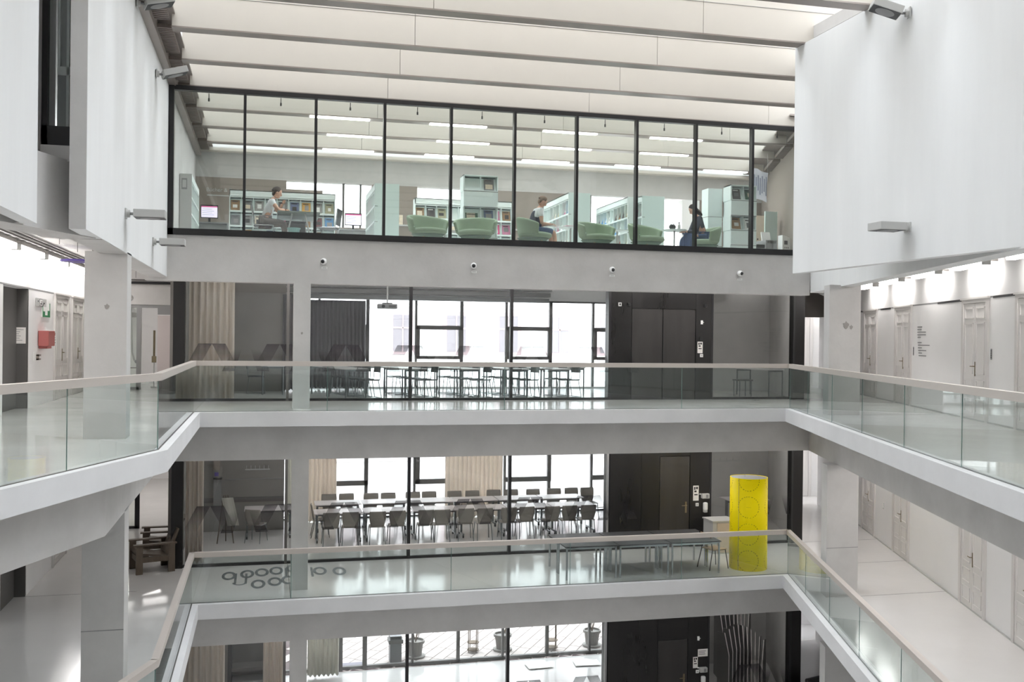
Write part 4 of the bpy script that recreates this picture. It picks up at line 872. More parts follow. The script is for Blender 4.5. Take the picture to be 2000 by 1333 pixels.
me = bpy.data.meshes.new('shell'); vs = [(r*math.cos(2*PI*i/N), r*math.sin(2*PI*i/N), z) for z in (.004, h) for i in range(N)]; me.from_pydata(vs, [], [(i, (i+1) % N, N+(i+1) % N, N+i) for i in range(N)]); me.materials.append(m)
uv = me.uv_layers.new(name='UVMap')
for p in me.polygons:
    for li, cr in zip(p.loop_indices, ((0, 0), (1, 0), (1, 1), (0, 1))): uv.data[li].uv = ((p.index+cr[0])/N*2*PI*r+.618, cr[1]*h+.075)
me.polygons.foreach_set('use_smooth', [True]*N); o = bpy.data.objects.new('shell', me); COL.objects.link(o); o.parent = t; k = o.modifiers.new('t', 'SOLIDIFY'); k.thickness = .01
MB().lathe([(.01, 0), (.41, 0), (.41, .01), (.01, .01)], 32, (0, 0, h-.02)).build('lid', 'midgrey', t)
a = -2.785; MB().cyl((r*math.cos(a)*1.006, r*math.sin(a)*1.006, .01), (r*math.cos(a)*1.006, r*math.sin(a)*1.006, h), .004, 4).build('seam', 'taupe', t)
hk = MB()
for a, b_ in ((-.05, .1), (.0, .12), (.3, .05)): hk.cyl((a, b_, h-.01), (a, b_, h+.1), .004, 5)
hk.build('wire_hooks', 'lightgrey', t)
t = thing('pedestal_cabinet', 'pale stone fronted cabinet with grey metal frame beside yellow cylinder', 'cabinet', (10.62, 22.45, SB), 0)
box('frame', 'lightgrey', 0, .62, 0, .55, 0, .78, t); box('front', 'stone', .11, .51, -.01, 0, .03, .75, t); box('top', 'lightgrey', -.02, .64, -.03, .58, .78, .81, t)
t = thing('floor_rings', 'flat grey rings and strokes on the left floor of the middle gallery', 'lettering', (0, 0, SB+.0035))  # flat ring and stroke shapes laid on the floor
def fl(x, y, r): MB().add([(x+q*math.cos(a)*1.0, y+q*math.sin(a)*2.6, 0) for a in [2*PI*i/24 for i in range(24)] for q in (r, r*.58)], [(2*i, 2*((i+1) % 24), 2*((i+1) % 24)+1, 2*i+1) for i in range(24)]).build('ring', 'decal_floor', t)
for x, y in ((-.74, 22.4), (-.36, 22.5), (-.05, 22.6), (.26, 22.7), (.62, 22.85), (-.12, 21.55), (.22, 21.7), (.5, 21.8), (1.2, 22.5), (1.62, 22.4)): fl(x, y, .15)
for x, y in ((-.62, 22.0), (-.4, 21.95), (.45, 22.3), (1.0, 22.3)): MB().box(x, x+.05, y-.3, y+.6, -.002, .001).build('stroke', 'decal_floor', t)
MB().add([(-.5+q*math.cos(a), 21.75+q*1.6*math.sin(a), 0) for a in [PI+PI*i/12 for i in range(13)] for q in (.15, .1)], [(2*i, 2*i+2, 2*i+3, 2*i+1) for i in range(12)]).build('stroke', 'decal_floor', t)
# wooden armchair left
def plank_chair(label, loc, rz):
    t = thing('wooden_armchair', label, 'armchair', loc, rz); w = 'darkwood'
    for s in (-1, 1):
        box('leg', w, s*.34-.03, s*.34+.03, -.4, -.26, 0, .62, t); box('leg', w, s*.34-.03, s*.34+.03, .28, .42, 0, .62, t); box('armrest', w, s*.34-.07, s*.34+.07, -.45, .45, .62, .65, t); box('side_rail', w, s*.34-.02, s*.34+.02, -.3, .3, .25, .37, t)
    T = Matrix.Translation((0, 0, .38)) @ Matrix.Rotation(-.16, 4, 'X'); MB().box(-.3, .3, -.38, .3, -.02, .02, T).build('seat', w, t)
    T = Matrix.Translation((0, .3, .36)) @ Matrix.Rotation(-.35, 4, 'X'); MB().box(-.3, .3, -.02, .02, 0, .6, T).build('backrest', w, t)
    box('front_rail', w, -.34, .34, -.36, -.33, .25, .37, t)
    return t
wc = plank_chair('dark wooden plank armchair standing in the left middle corridor', (-2.42, 23.3, SB), -1.25)
dup(wc, (-2.35, 24.7, SB), -1.5, 'dark wooden plank armchair behind another one in the left corridor')
# ================================================================== LIBRARY
ZF = ST
def unit(name, label, loc, rz, cols, rows_, cw=.30, rh=.365, dep=.36, top=.12, pattern=None, m='mint'):
    t = thing(name, label, 'shelf', loc, rz); Wd = cols*cw
    c = MB(); c.box(0, .02, 0, dep, 0, rows_*rh+top); c.box(Wd-.02, Wd, 0, dep, 0, rows_*rh+top); c.box(0, Wd, dep-.02, dep, 0, rows_*rh+top); c.box(0, Wd, 0, dep, rows_*rh+top-.02, rows_*rh+top)
    if top > .05: c.box(0, Wd, 0, .02, rows_*rh+.02, rows_*rh+top)
    c.build('carcass', m, t)
    sl = MB().box(.02, Wd-.02, .01, dep-.02, -.008, .008).mesh('shelf_board', m); lip = MB().box(.02, Wd-.02, 0, .012, -.008, .03).mesh('lip', m)
    for r in range(rows_+1): share('shelf_board', sl, t, (0, 0, max(.01, r*rh)))
    for r in range(rows_): share('lip', lip, t, (0, 0, max(.01, r*rh)))
    dv = MB().box(-.006, .006, .015, dep-.02, 0, rows_*rh).mesh('divider', m)
    for k in range(1, cols): share('divider', dv, t, (k*cw, 0, 0))
    bk = MB()                                                             # sloping display plates
    for r in range(rows_):
        if not pattern or pattern[r]:
            T = Matrix.Translation((0, .06, r*rh+.02)) @ Matrix.Rotation(-.30, 4, 'X'); bk.box(.025, Wd-.025, 0, .008, 0, rh-.04, T)
        else: bk.box(.0, Wd, -.012, .004, r*rh+.006, (r+1)*rh-.006)
    bk.build('display_plates', m, t)
    if pattern:
        g_ = MB().box(0, Wd, -.014, 0, -.006, .006).mesh('row_gap', 'darkgrey')
        for r in range(1, rows_): share('row_gap', g_, t, (0, 0, r*rh))
    return t
MCOL = {'brown': (150, 118, 84), 'black and white': (120, 120, 122), 'ochre': (214, 164, 84), 'slate blue': (100, 112, 146), 'grey': (150, 148, 146), 'olive': (158, 156, 128), 'magenta': (206, 72, 126), 'sky blue': (84, 150, 206), 'dark': (70, 66, 66), 'rose': (190, 120, 150), 'cream': (222, 208, 186), 'white': (236, 236, 234), 'red': (190, 72, 70), 'green': (70, 104, 88), 'maroon': (120, 62, 66), 'orange': (214, 128, 76), 'violet': (134, 84, 140)}
for k_, v_ in MCOL.items(): M['mag_'+k_] = mat('cover_'+k_.replace(' ', '_'), v_, .5, var=.22, scale=16)
used = {}
def magazine(u, where, col, row, c, r_of, cw=.30, rh=.365, w=.215, h=.27, art=1):
    key = (where, row, col); 
    T = u.matrix_basis.copy(); T = Matrix.Translation(u.location) @ Matrix.Rotation(u.rotation_euler[2], 4, 'Z')
    p = T @ Vector((cw*(c+.5)-w/2, .052, rh*r_of+.035))
    t = thing('magazine', '%s magazine, %s on the %s row of %s' % (col, ordn[c], row, where), 'magazine', p, u.rotation_euler[2])
    R = Matrix.Rotation(-.30, 4, 'X')
    MB().box(0, w, -.012, -.002, 0, h, R).build('pages', 'paper', t); cv = MB().box(0, w, -.015, -.012, 0, h, R).build('cover', 'mag_'+col, t)
    rr = random.Random(zlib.crc32((where+str(c)+row).encode()) % 997)
    if art:
        k = MB(); z0 = .03+.05*rr.random(); k.box(.025+.05*rr.random(), w-.03-.04*rr.random(), -.017, -.015, z0, z0+.08+.07*rr.random(), R); k.build('cover_picture', rr.choice(['mag_grey', 'mag_cream', 'mag_black and white', 'mag_white', 'ink']), t)
        k = MB(); k.box(.03, w-.05, -.017, -.015, h-.05, h-.025, R); k.build('title', 'ink' if col not in ('dark',) else 'paper', t)
# back shelf left
u = unit('periodical_shelf', 'long mint periodical shelf behind the reading man', (-.94, 25.9, ZF), 0, 9, 4, cw=.29, rh=.37, top=.17)
rowsn = ('bottom', 'lower', 'third', 'top')
for c, col in enumerate(('brown', 'black and white', 'grey', 'dark', 'black and white', 'slate blue', 'ochre', 'grey', 'olive')): magazine(u, 'the long mint shelf', col, 'top', c, 3, .29, .37)
for c, col in ((0, 'black and white'), (1, 'grey'), (2, 'cream'), (4, 'magenta'), (5, 'white'), (6, 'brown'), (7, 'maroon'), (8, 'sky blue')): magazine(u, 'the long mint shelf', col, 'third', c, 2, .29, .37)
for c, col in ((0, 'white'), (1, 'ochre'), (2, 'white'), (3, 'slate blue'), (5, 'grey'), (7, 'brown')): magazine(u, 'the long mint shelf', col, 'lower', c, 1, .29, .37)
# shelf behind tower
u = unit('periodical_shelf', 'mint periodical shelf behind the two green armchairs', (3.72, 25.9, ZF), 0, 9, 4, cw=.29, rh=.37, top=.17)
for c, col in ((0, 'brown'), (1, 'dark'), (2, 'olive'), (7, 'rose'), (8, 'brown')): magazine(u, 'the shelf behind the armchairs', col, 'top', c, 3, .29, .37)
for c, col in ((1, 'white'), (3, 'grey'), (7, 'magenta'), (8, 'rose')): magazine(u, 'the shelf behind the armchairs', col, 'third', c, 2, .29, .37)
for c, col in ((2, 'dark'), (4, 'grey'), (8, 'white')): magazine(u, 'the shelf behind the armchairs', col, 'lower', c, 1, .29, .37)
# units seen end-on, displays on the left side: local x runs from far to near
def endunit(label, x0, y0, width, length, where, cols_, seed, panel='mint_dark', both=None):
    u = unit('periodical_shelf', label, (x0, y0+length, ZF), -PI/2, cols_, 4, cw=length/cols_, rh=.37, dep=width, top=.17)
    box('end_panel', panel, length, length+.02, 0, width, 0, 1.65, u); gp = MB()
    for z in (.37, .74, 1.11): gp.box(length+.018, length+.023, width*.0, width*.12, z-.005, z+.005)
    gp.build('shelf_notch', 'darkgrey', u)
    rr = random.Random(seed)
    for r, nm_ in ((3, 'top'), (2, 'third'), (1, 'lower')):
        for c in range(cols_):
            if rr.random() < .82: magazine(u, where, rr.choice(['white', 'grey', 'cream', 'rose', 'red', 'black and white', 'slate blue', 'magenta', 'dark', 'sky blue', 'olive', 'brown']), nm_, c, r, length/cols_, .37)
    return u
endunit('mint shelf seen end-on left of the first green armchair', 2.45, 23.75, .58, 2.2, 'the first end-on shelf', 7, 1)
endunit('mint shelf seen end-on behind the reading woman', 7.24, 23.75, .56, 2.3, 'the shelf behind the woman', 8, 2)
endunit('mint shelf seen end-on behind the fourth green armchair', 8.89, 24.0, .24, 2.5, 'the shelf behind the fourth armchair', 9, 3, 'mint')
endunit('broad mint shelf end panel right of the fourth armchair', 9.16, 23.7, .6, .9, 'the broad end-on shelf', 3, 4)
# left unit with displays facing right
u = unit('periodical_shelf', 'grey mint shelf in the left corner of the library', (-1.68, 23.7, ZF), PI/2, 7, 4, cw=.36, rh=.37, dep=.26, top=.17)
box('end_panel', 'lightgrey', -.02, 0, 0, .26, 0, 1.65, u); box('framed_picture', 'midgrey', -.026, -.02, .1, .22, 1.3, 1.55, u); box('picture_field', 'lightgrey', -.03, -.026, .12, .2, 1.34, 1.51, u)
for r, nm_ in ((3, 'top'), (2, 'third'), (1, 'lower')):
    for c in range(7): magazine(u, 'the left corner shelf', random.choice(['white', 'grey', 'cream', 'slate blue']), nm_, c, r, .36, .37)
# towers
u = unit('shelf_tower', 'tall mint shelf tower behind the second green armchair', (4.45, 23.0, ZF), 0, 2, 5, cw=.41, rh=.365, dep=.42, top=.02, pattern=[0, 1, 1, 0, 1])
s_ = MB()
for r in (0, 1, 2, 4): s_.box(-.012, .0, .0, .42, r*.365+.006, (r+1)*.365-.006)
s_.build('side_plates', 'mint', u)
magazine(u, 'the left shelf tower', 'black and white', 'top', 1, 4, .41, .365, .24, .29); magazine(u, 'the left shelf tower', 'green', 'middle', 0, 2, .41, .365, .3, .2); magazine(u, 'the left shelf tower', 'slate blue', 'middle', 1, 2, .41, .365, .22, .28)
u2 = unit('shelf_tower', 'tall mint shelf tower right of the sixth green armchair', (11.02, 22.5, ZF), 0, 2, 5, cw=.34, rh=.365, dep=.42, top=.02, pattern=[0, 0, 1, 0, 1])
s_ = MB()
for r in (0, 2, 4): s_.box(-.012, .0, .0, .42, r*.365+.006, (r+1)*.365-.006)
s_.build('side_plates', 'mint', u2)
magazine(u2, 'the right shelf tower', 'dark', 'top', 0, 4, .34, .365); magazine(u2, 'the right shelf tower', 'green', 'top', 1, 4, .34, .365); magazine(u2, 'the right shelf tower', 'brown', 'middle', 0, 2, .34, .365, .24, .29); magazine(u2, 'the right shelf tower', 'white', 'middle', 1, 2, .34, .365)
su = thing('side_magazine_rack', 'mint cube rack on the left side of the right shelf tower', 'rack', (10.62, 22.95, ZF), 0); box('cube', 'mint', 0, .38, 0, .38, 0, 1.8, su); box('cube_gap', 'darkgrey', -.002, .382, -.002, .382, .36, .37, su); box('cube_gap', 'darkgrey', -.002, .382, -.002, .382, .725, .735, su); box('cube_gap', 'darkgrey', -.002, .382, -.002, .382, 1.09, 1.1, su)
# green armchairs
def armchair(label, loc, rz):
    t = thing('green_armchair', label, 'armchair', loc, rz)
    def shell(u, v):
        a = PI*(-.12+1.24*u); rr = .36+.07*v; z = .36+.36*v*(0.55+.45*math.sin(max(0, min(1, u))*PI)) ; z += .06*v
        return (-rr*math.cos(a)*1.12, rr*math.sin(a)*.86, z)
    MB().grid(shell, 20, 5).build('backrest', 'sage', t, smooth=True, solid=.07, sub=1)
    MB().lathe([(.02, .3), (.36, .31), (.41, .36), (.39, .42), (.3, .44), (.02, .44)], 20, T=Matrix.Diagonal((1.0, .95, 1, 1)) @ Matrix.Translation((0, -.05, 0))).build('seat', 'sage', t, smooth=True)
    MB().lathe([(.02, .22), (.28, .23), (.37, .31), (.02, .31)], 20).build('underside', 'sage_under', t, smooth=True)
    MB().tube([(-.42*math.cos(PI*(-.1+1.2*k/12))*1.04, .42*math.sin(PI*(-.1+1.2*k/12))*.86-.02, .45) for k in range(13)], .008, 5).build('piping', 'mint_dark', t)
    for sx in (-1, 1):
        for sy in (-1, 1): MB().cyl((sx*.2, sy*.18, .25), (sx*.3, sy*.27, 0), .022, 8, .014).build('leg', 'wood', t)
    return t
ac = armchair('green upholstered armchair, first from the left facing the atrium', (3.47, 22.1, ZF), .35)
for k, (x, y, a) in enumerate(((4.55, 22.1, -.35), (5.9, 22.1, PI/2-.25), (7.43, 22.1, .35), (8.66, 22.1, .55), (10.22, 22.35, -PI/2+.2))):
    dup(ac, (x, y, ZF), a, 'green upholstered armchair, %s from the left %s' % (ordn[k+1], ('facing left', 'with the reading woman', 'facing the glass', 'beside a black mullion', 'with the person in a dark jacket')[k]))
# round tables
def rtable(label, loc, R=.30, H=.65):
    t = thing('round_table', label, 'table', loc); MB().lathe([(.01, H-.022), (R-.03, H-.022), (R, H-.01), (R, H), (.01, H)], 28).build('tabletop', 'mint', t); MB().cyl((0, 0, .02), (0, 0, H-.02), .02, 10).build('pedestal', 'lightgrey', t); MB().lathe([(.2, 0), (.2, .015), (.02, .025)], 20).build('base', 'lightgrey', t); return t
rt_ = rtable('small round mint table between the first two green armchairs', (4.0, 22.95, ZF))
dup(rt_, (6.95, 22.6, ZF), 0, 'small round mint table in front of the reading woman'); dup(rt_, (8.2, 22.85, ZF), 0, 'small round mint table between fourth and fifth armchairs'); dup(rt_, (9.45, 22.3, ZF), 0, 'small round mint table before the person in dark jacket')
# small objects on tables
t = thing('magazine_stack', 'pink stack of magazines on the table before the woman', 'magazines', (6.8, 22.6, ZF+.65), .2); box('cover', 'mag_rose', 0, .26, -.1, .1, .0, .03, t); box('pages', 'paper', .01, .25, -.09, .09, .03, .045, t)
t = thing('shoulder_bag', 'small black bag on the table before the dark jacket person', 'bag', (9.36, 22.2, ZF+.65)); MB().ell((0, 0, .06), (.09, .06, .07), 12, 8).build('body', 'blackplastic', t, smooth=True); MB().tube([(-.06, 0, .1), (0, 0, .17), (.06, 0, .1)], .008, 5).build('strap', 'blackplastic', t)
t = thing('water_bottle', 'small glass bottle on the table before the dark jacket person', 'bottle', (9.52, 22.18, ZF+.65)); MB().lathe([(.03, 0), (.032, .1), (.014, .13), (.014, .16)], 10).build('body', 'lightgrey', t); MB().lathe([(.016, .155), (.016, .175), (.001, .18)], 10).build('cap', 'darkgrey', t)
t = thing('folded_jacket', 'blue grey cloth hanging below the rightmost round table', 'jacket', (9.5, 21.9, ZF+.02)); MB().grid(lambda u, v: (-.02+.24*u+.05*v, .03*math.sin(u*9), .5*v), 10, 4).build('cloth', 'denim', t, solid=.03); MB().box(0, .22, -.02, .04, .49, .52).build('fold', 'denim', t)
# trestle table, chairs
t = thing('trestle_table', 'large grey trestle table of the reading man', 'table', (.66, 23.2, ZF)); box('tabletop', 'table_under', -.46, .46, -.8, .9, .72, .75, t)
for y in (-.62, .62):
    for s in (-1, 1): MB().cyl((s*.3, y, 0), (s*.14, y, .72), .018, 6).build('leg', 'lightgrey', t)
    MB().cyl((-.26, y, .15), (.26, y, .15), .012, 6).build('crossbar', 'lightgrey', t)
def frame_chair(label, loc, rz):
    t = thing('cantilever_chair', label, 'chair', loc, rz); MB().box(-.21, .21, -.21, .21, .44, .48).build('seat', 'blackplastic', t, bevel=.015)
    T = Matrix.Translation((0, -.22, .5)) @ Matrix.Rotation(.12, 4, 'X'); MB().box(-.2, .2, -.02, .02, .02, .4, T).build('backrest', 'blackplastic', t, bevel=.03)
    for s in (-1, 1): MB().tube([(s*.22, -.27, .88), (s*.22, -.22, .46), (s*.22, .2, .46), (s*.22, .22, .02), (s*.22, -.24, .02)], .012, 6).build('side_frame', 'chrome', t)
    return t
fc = frame_chair('black chrome chair under the reading man', (-.08, 22.95, ZF), -PI/2); dup(fc, (1.32, 23.0, ZF), PI/2-.3, 'empty black chrome chair at the right end of trestle table')
t = thing('waste_basket', 'teal plastic basket under the trestle table', 'basket', (.55, 22.25, ZF)); MB().lathe([(.1, .16), (.13, .34), (.145, .34), (.145, .36), (.12, .36), (.09, .18)], 16).build('basket', 'teal', t); MB().lathe([(.07, .0), (.1, .16), (.08, .16)], 16).build('base', 'darkgrey', t)
t = thing('rolling_bin', 'dark box standing under the trestle table', 'box', (.62, 23.5, ZF)); box('body', 'darkgrey', -.22, .22, -.2, .2, 0, .6, t, bevel=.03); box('lid', 'blackplastic', -.23, .23, -.21, .21, .6, .63, t)
t = thing('open_book', 'open book on the trestle table before the man', 'book', (.34, 22.75, ZF+.752)); box('page', 'paper', 0, .16, -.12, .12, 0, .012, t); box('page', 'paper', .165, .32, -.12, .12, 0, .012, t)
# desks with monitors along the back wall
def desk(label, x0, x1, y): t = thing('desk', label, 'desk', (x0, y, ZF)); box('desktop', 'midgrey', 0, x1-x0, 0, .6, .9, .93, t); box('side_panel', 'midgrey', 0, .03, 0, .6, 0, .9, t); box('side_panel', 'midgrey', x1-x0-.03, x1-x0, 0, .6, 0, .9, t); box('modesty_panel', 'lightgrey', .03, x1-x0-.03, .3, .32, .2, .9, t)
desk('grey standing desk with monitor in the left of the library', -1.85, -1.0, 26.9); desk('grey standing desk with monitor right of the long shelf', 1.85, 2.75, 27.4)
def monitor(label, loc, w):
    t = thing('monitor', label, 'monitor', loc); box('bezel', 'blackplastic', -w/2, w/2, 0, .04, .12, .46, t); box('screen', 'screen', -w/2+.02, w/2-.02, -.004, 0, .14, .42, t); box('page_header', 'screen_pink', -w/2+.02, w/2-.02, -.006, -.004, .40, .43, t)
    b = MB(); [b.box(-w/2+.04, w/2-.1-.05*(k % 2), -.006, -.004, .2+.05*k, .21+.05*k) for k in range(4)]; b.build('page_lines', 'cloth_print', t); MB().cyl((0, .03, .01), (0, .03, .14), .03, 8).build('stand', 'blackplastic', t); MB().box(-.14, .14, -.08, .1, 0, .015).build('foot', 'blackplastic', t)
monitor('monitor with a pinkish page on the left desk', (-1.48, 27.1, ZF+.93), .44); monitor('monitor with a pinkish page on the desk right of the shelf', (2.27, 27.6, ZF+.93), .46)
t = thing('small_speaker', 'small black device on the back sill beside the third armchair', 'device', (7.2, 28.35, ZF+1.2)); box('body', 'darkgrey', 0, .14, 0, .12, 0, .26, t, bevel=.03); box('handle', 'midgrey', .14, .18, .04, .08, .06, .2, t)
for k, x in enumerate((3.28, 3.52)):
    t = thing('leaflet', 'pale leaflet standing on the back sill, %s of two' % ('left', 'right')[k], 'leaflet', (x, 28.3, ZF+1.2)); box('page', 'mag_cream', 0, .2, 0, .01, 0, .28, t); box('print', 'mag_brown', .04, .1, -.002, 0, .06, .22, t)
t = thing('window_sill', 'grey back sill behind the first green armchair', 'sill', (2.95, 28.2, ZF)); box('board', 'lightgrey', 0, 5.5, 0, .58, 1.16, 1.2, t); box('panel', 'taupe', 0, 5.5, .1, .12, 0, 1.16, t)
# banner, copier, scanner, door, cupboard on the right
t = thing('hanging_banner', 'white cloth banner hanging at an angle near the right library wall', 'banner', (12.15, 23.7, ZF), .55); MB().grid(lambda u, v: (.84*u, .03*math.sin(u*7+v*3), 1.72+.78*v+.02*math.sin(u*5)), 10, 6).build('cloth', 'cloth', t, solid=.006)
b = MB(); 
for k in range(7): b.box(.08+.1*k, .13+.1*k, -.045, -.04, 1.85+.05*(k % 3), 2.35-.06*(k % 2))
b.build('print', 'cloth_print', t); MB().cyl((0, 0, 2.5), (0, 0, 3.0), .004, 4).cyl((.84, 0, 2.5), (.84, 0, 3.0), .004, 4).build('cords', 'lightgrey', t)
t = thing('copier', 'grey copier with open white lid at the right of the library', 'copier', (12.45, 23.4, ZF), .1); box('body', 'midgrey', 0, .34, 0, .45, 0, .62, t, bevel=.01); box('tray', 'blackplastic', -.24, 0, .05, .35, .42, .5, t); T = Matrix.Translation((.02, .2, .62)) @ Matrix.Rotation(-.25, 4, 'X'); MB().box(0, .26, 0, .03, 0, .24, T).build('lid', 'white', t); box('control_panel', 'darkgrey', .04, .3, -.01, 0, .54, .6, t)
t = thing('payment_terminal', 'white angled payment terminal beside the copier', 'terminal', (12.80, 23.42, ZF), .1); MB().prism([(0, 0), (.26, 0), (.22, .68), (.06, .74), (0, .74)], 0, .2, Matrix.Rotation(PI/2, 4, 'X')).build('body', 'white', t); box('display', 'darkgrey', .05, .15, -.206, -.2, .5, .6, t); box('slot', 'darkgrey', .1, .2, -.206, -.2, .2, .28, t)
for k in range(3): MB().cyl((.07+.05*k, -.2, .42), (.07+.05*k, -.208, .42), .016, 8).build('button', 'midgrey', t)
t = thing('cupboard', 'beige cupboard with two knobs at the far right of the library', 'cupboard', (12.72, 24.9, ZF), .1); box('body', 'beige', 0, .9, 0, .5, 0, 1.45, t); box('upper_door', 'beige', .02, .88, -.015, 0, .95, 1.42, t); box('lower_door', 'beige', .02, .88, -.015, 0, .05, .9, t)
for x in (.1, .28): MB().ell((x, -.02, .8), (.02, .02, .02)).build('knob', 'blackplastic', t)
for k, x in enumerate((12.15, 12.95)):
    t = thing('partition_screen', 'grey green partition screen behind the copier, %s of two' % ('left', 'right')[k], 'screen', (x, 24.4, ZF), .1); box('panel', 'mint_dark', 0, .3 if k == 0 else .38, 0, .04, 0, 1.5, t); box('foot', 'midgrey', 0, .3, -.1, .14, 0, .03, t)
# ================================================================== PEOPLE
def hand(par, p, d, m='skin', s=1.0):
    p = Vector(p); d = Vector(d).normalized(); side = d.cross(Vector((0, 0, 1))).normalized()
    pts = [(*p, .022*s), (*(p+d*.05*s), .026*s)]; ed = [(0, 1)]
    for i, (o_, L) in enumerate(((-.027, .055), (-.009, .07), (.009, .066), (.026, .05))):
        q0 = p+d*.065*s+side*o_*s; q1 = q0+d*L*.55*s+Vector((0, 0, -.008)); q2 = q1+d*L*.45*s+Vector((0, 0, -.024))
        n0 = len(pts); pts += [(*q0, .0095*s), (*q1, .009*s), (*q2, .008*s)]; ed += [(1, n0), (n0, n0+1), (n0+1, n0+2)]
    n0 = len(pts); q = p+d*.02*s-side*.04*s; pts += [(*q, .01*s), (*(q+d*.035*s-side*.01), .009*s)]; ed += [(0, n0), (n0, n0+1)]
    return skin('hand', pts, ed, m, par, 1)
def head(par, c, yaw, pitch, hair, long=False):
    T = Matrix.Translation(c) @ Matrix.Rotation(yaw, 4, 'Z') @ Matrix.Rotation(pitch, 4, 'Y')      # face looks along local +x
    b = MB(); b.ell((0, 0, 0), (.095, .077, .115), 18, 14, T); b.ell((.035, 0, -.055), (.06, .055, .065), 14, 10, T); b.ell((.098, 0, -.01), (.02, .014, .026), 8, 6, T)
    for s in (-1, 1): b.ell((-.005, s*.078, -.01), (.02, .012, .032), 8, 6, T)
    h = b.build('head', 'skin', par, smooth=True)
    e = MB()
    for s in (-1, 1): e.ell((.082, s*.032, .012), (.012, .013, .008), 8, 6, T)
    e.build('eyes', 'ink', h); MB().ell((.088, 0, -.06), (.01, .024, .006), 8, 6, T).build('mouth', 'mag_rose', h)
    a = MB(); a.grid(lambda u, v: tuple(Vector((-.02, 0, .018))+Vector((.104*math.cos(2*PI*u)*math.sin(v*1.75), .088*math.sin(2*PI*u)*math.sin(v*1.75), .118*math.cos(v*1.75)))-Vector((.018*v, 0, 0))), 18, 8, T)
    a.ell((-.05, 0, -.02), (.058, .072, .085), 14, 10, T)
    if long: a.ell((-.06, 0, -.13), (.05, .075, .13), 12, 8, T)
    a.build('hair', hair, h, smooth=True)
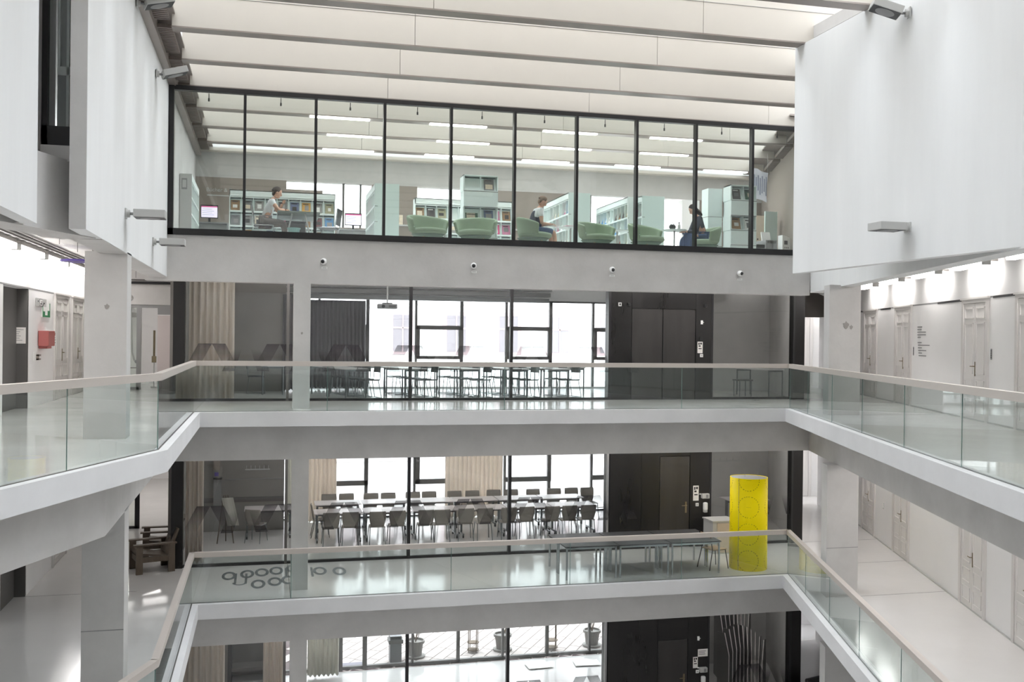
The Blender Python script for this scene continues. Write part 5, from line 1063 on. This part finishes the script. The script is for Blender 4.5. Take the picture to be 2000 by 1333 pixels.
def sitter(label, loc, rz, shirt, legs, hair, lean, headpitch, arms, long=False, sleeve=True, skirt=False, knee=.42, seat=.47):
    p = thing('person', label, 'person', loc, rz)
    hip = Vector((0, 0, seat+.1)); ch_ = Vector((.42*math.sin(lean), 0, seat+.1+.42*math.cos(lean))); nk = ch_+Vector((.07*math.sin(lean+.3), 0, .09)); hd = nk+Vector((.06+.05*lean, 0, .12))
    pts = [(*hip, .12), (*(hip.lerp(ch_, .5)), .115), (*ch_, .12), (*nk, .05), (*(nk+Vector((.02, 0, .06))), .048)]; ed = [(0, 1), (1, 2), (2, 3), (3, 4)]
    hands = []
    for s in (-1, 1):
        i = len(pts); sh = ch_+Vector((0, s*.17, .02)); el, wr = [Vector((q[0], s*q[1], q[2])) for q in arms[0 if s < 0 else 1]]
        pts += [(*sh, .058), (*el, .042), (*wr, .03)]; ed += [(2, i), (i, i+1), (i+1, i+2)]; hands.append((wr, wr-el))
        j = len(pts); pts += [(0, s*.1, seat+.075, .09), (knee, s*.12, seat+.05, .066), (knee+.04, s*.12, .09, .042), (knee+.16, s*.13, .045, .04)]; ed += [(0, j), (j, j+1), (j+1, j+2), (j+2, j+3)]
    skin('body', pts, ed, 'skin', p)
    # shirt and trousers follow the same skeleton, slightly larger
    sp = [(*hip, .135), (*(hip.lerp(ch_, .5)), .128), (*ch_, .135), (*(ch_.lerp(nk, .6)), .075)]; se = [(0, 1), (1, 2), (2, 3)]
    for s in (-1, 1):
        i = len(sp); sh = ch_+Vector((0, s*.17, .02)); el = Vector((arms[0 if s < 0 else 1][0][0], s*arms[0 if s < 0 else 1][0][1], arms[0 if s < 0 else 1][0][2])); wr = Vector((arms[0 if s < 0 else 1][1][0], s*arms[0 if s < 0 else 1][1][1], arms[0 if s < 0 else 1][1][2]))
        sp += [(*sh, .075), (*sh.lerp(el, .55 if sleeve == 'short' else 1.0), .064)]; se += [(2, i), (i, i+1)]
        if sleeve == 'long': sp.append((*el.lerp(wr, .9), .045)); se.append((i+1, i+2))
    skin('shirt', sp, se, shirt, p)
    tp = [(*(hip-Vector((0, 0, .01))), .14)]; te = []
    for s in (-1, 1):
        j = len(tp); tp += [(0, s*.1, seat+.075, .104), (knee, s*.12, seat+.05, .08)]; te += [(0, j), (j, j+1)]
        if not skirt: tp.append((knee+.04, s*.12, .12, .06)); te.append((j+1, j+2))
        MB().ell((knee+.11, s*.13, .04), (.13, .05, .045), 10, 8).build('shoe', 'blackplastic', p, smooth=True)
    skin('skirt' if skirt else 'trousers', tp, te, legs, p)
    head(p, hd+Vector((.01, 0, .03)), 0, headpitch, hair, long)
    for w, d in hands: hand(p, w, d)
    return p
sitter('man in white t-shirt and brown trousers reading at the trestle table', (-.06, 22.95, ZF), .05, 'tee', 'trousers', 'hair_dark', .32, .45, (((.28, .22, .80), (.42, .12, .82)), ((.3, .2, .80), (.38, .06, .98))), sleeve='short')
sitter('woman in dark pinafore and white t-shirt reading in a green armchair', (5.92, 22.15, ZF), .08, 'tee', 'denim', 'hair_brown', .25, .75, (((.12, .23, .64), (.40, .12, .64)), ((.12, .22, .64), (.42, .10, .66))), sleeve='short', skirt=True, seat=.42, knee=.46)
w_ = [o for o in bpy.data.objects if o.get('category') == 'person'][-1]
skin('pinafore', [(-.02, 0, .46, .17), (.05, 0, .68, .165), (.09, 0, .86, .16), (.11, 0, .96, .12)], [(0, 1), (1, 2), (2, 3)], 'vest', w_)
sitter('person in dark jacket bent over a round table in a green armchair', (10.2, 22.33, ZF), PI-.1, 'jacket', 'denim', 'hair_dark', .3, .8, (((.26, .22, .6), (.46, .1, .62)), ((.26, .22, .6), (.46, .12, .62))), long=True, sleeve='long', seat=.42, knee=.46)
t = thing('reading_magazine', 'open magazine in the hands of the woman', 'magazine', (6.38, 22.16, ZF+.62), .08); box('page', 'paper', -.13, .0, -.14, .14, .0, .008, t); box('page', 'paper', .005, .13, -.14, .14, .0, .008, t)
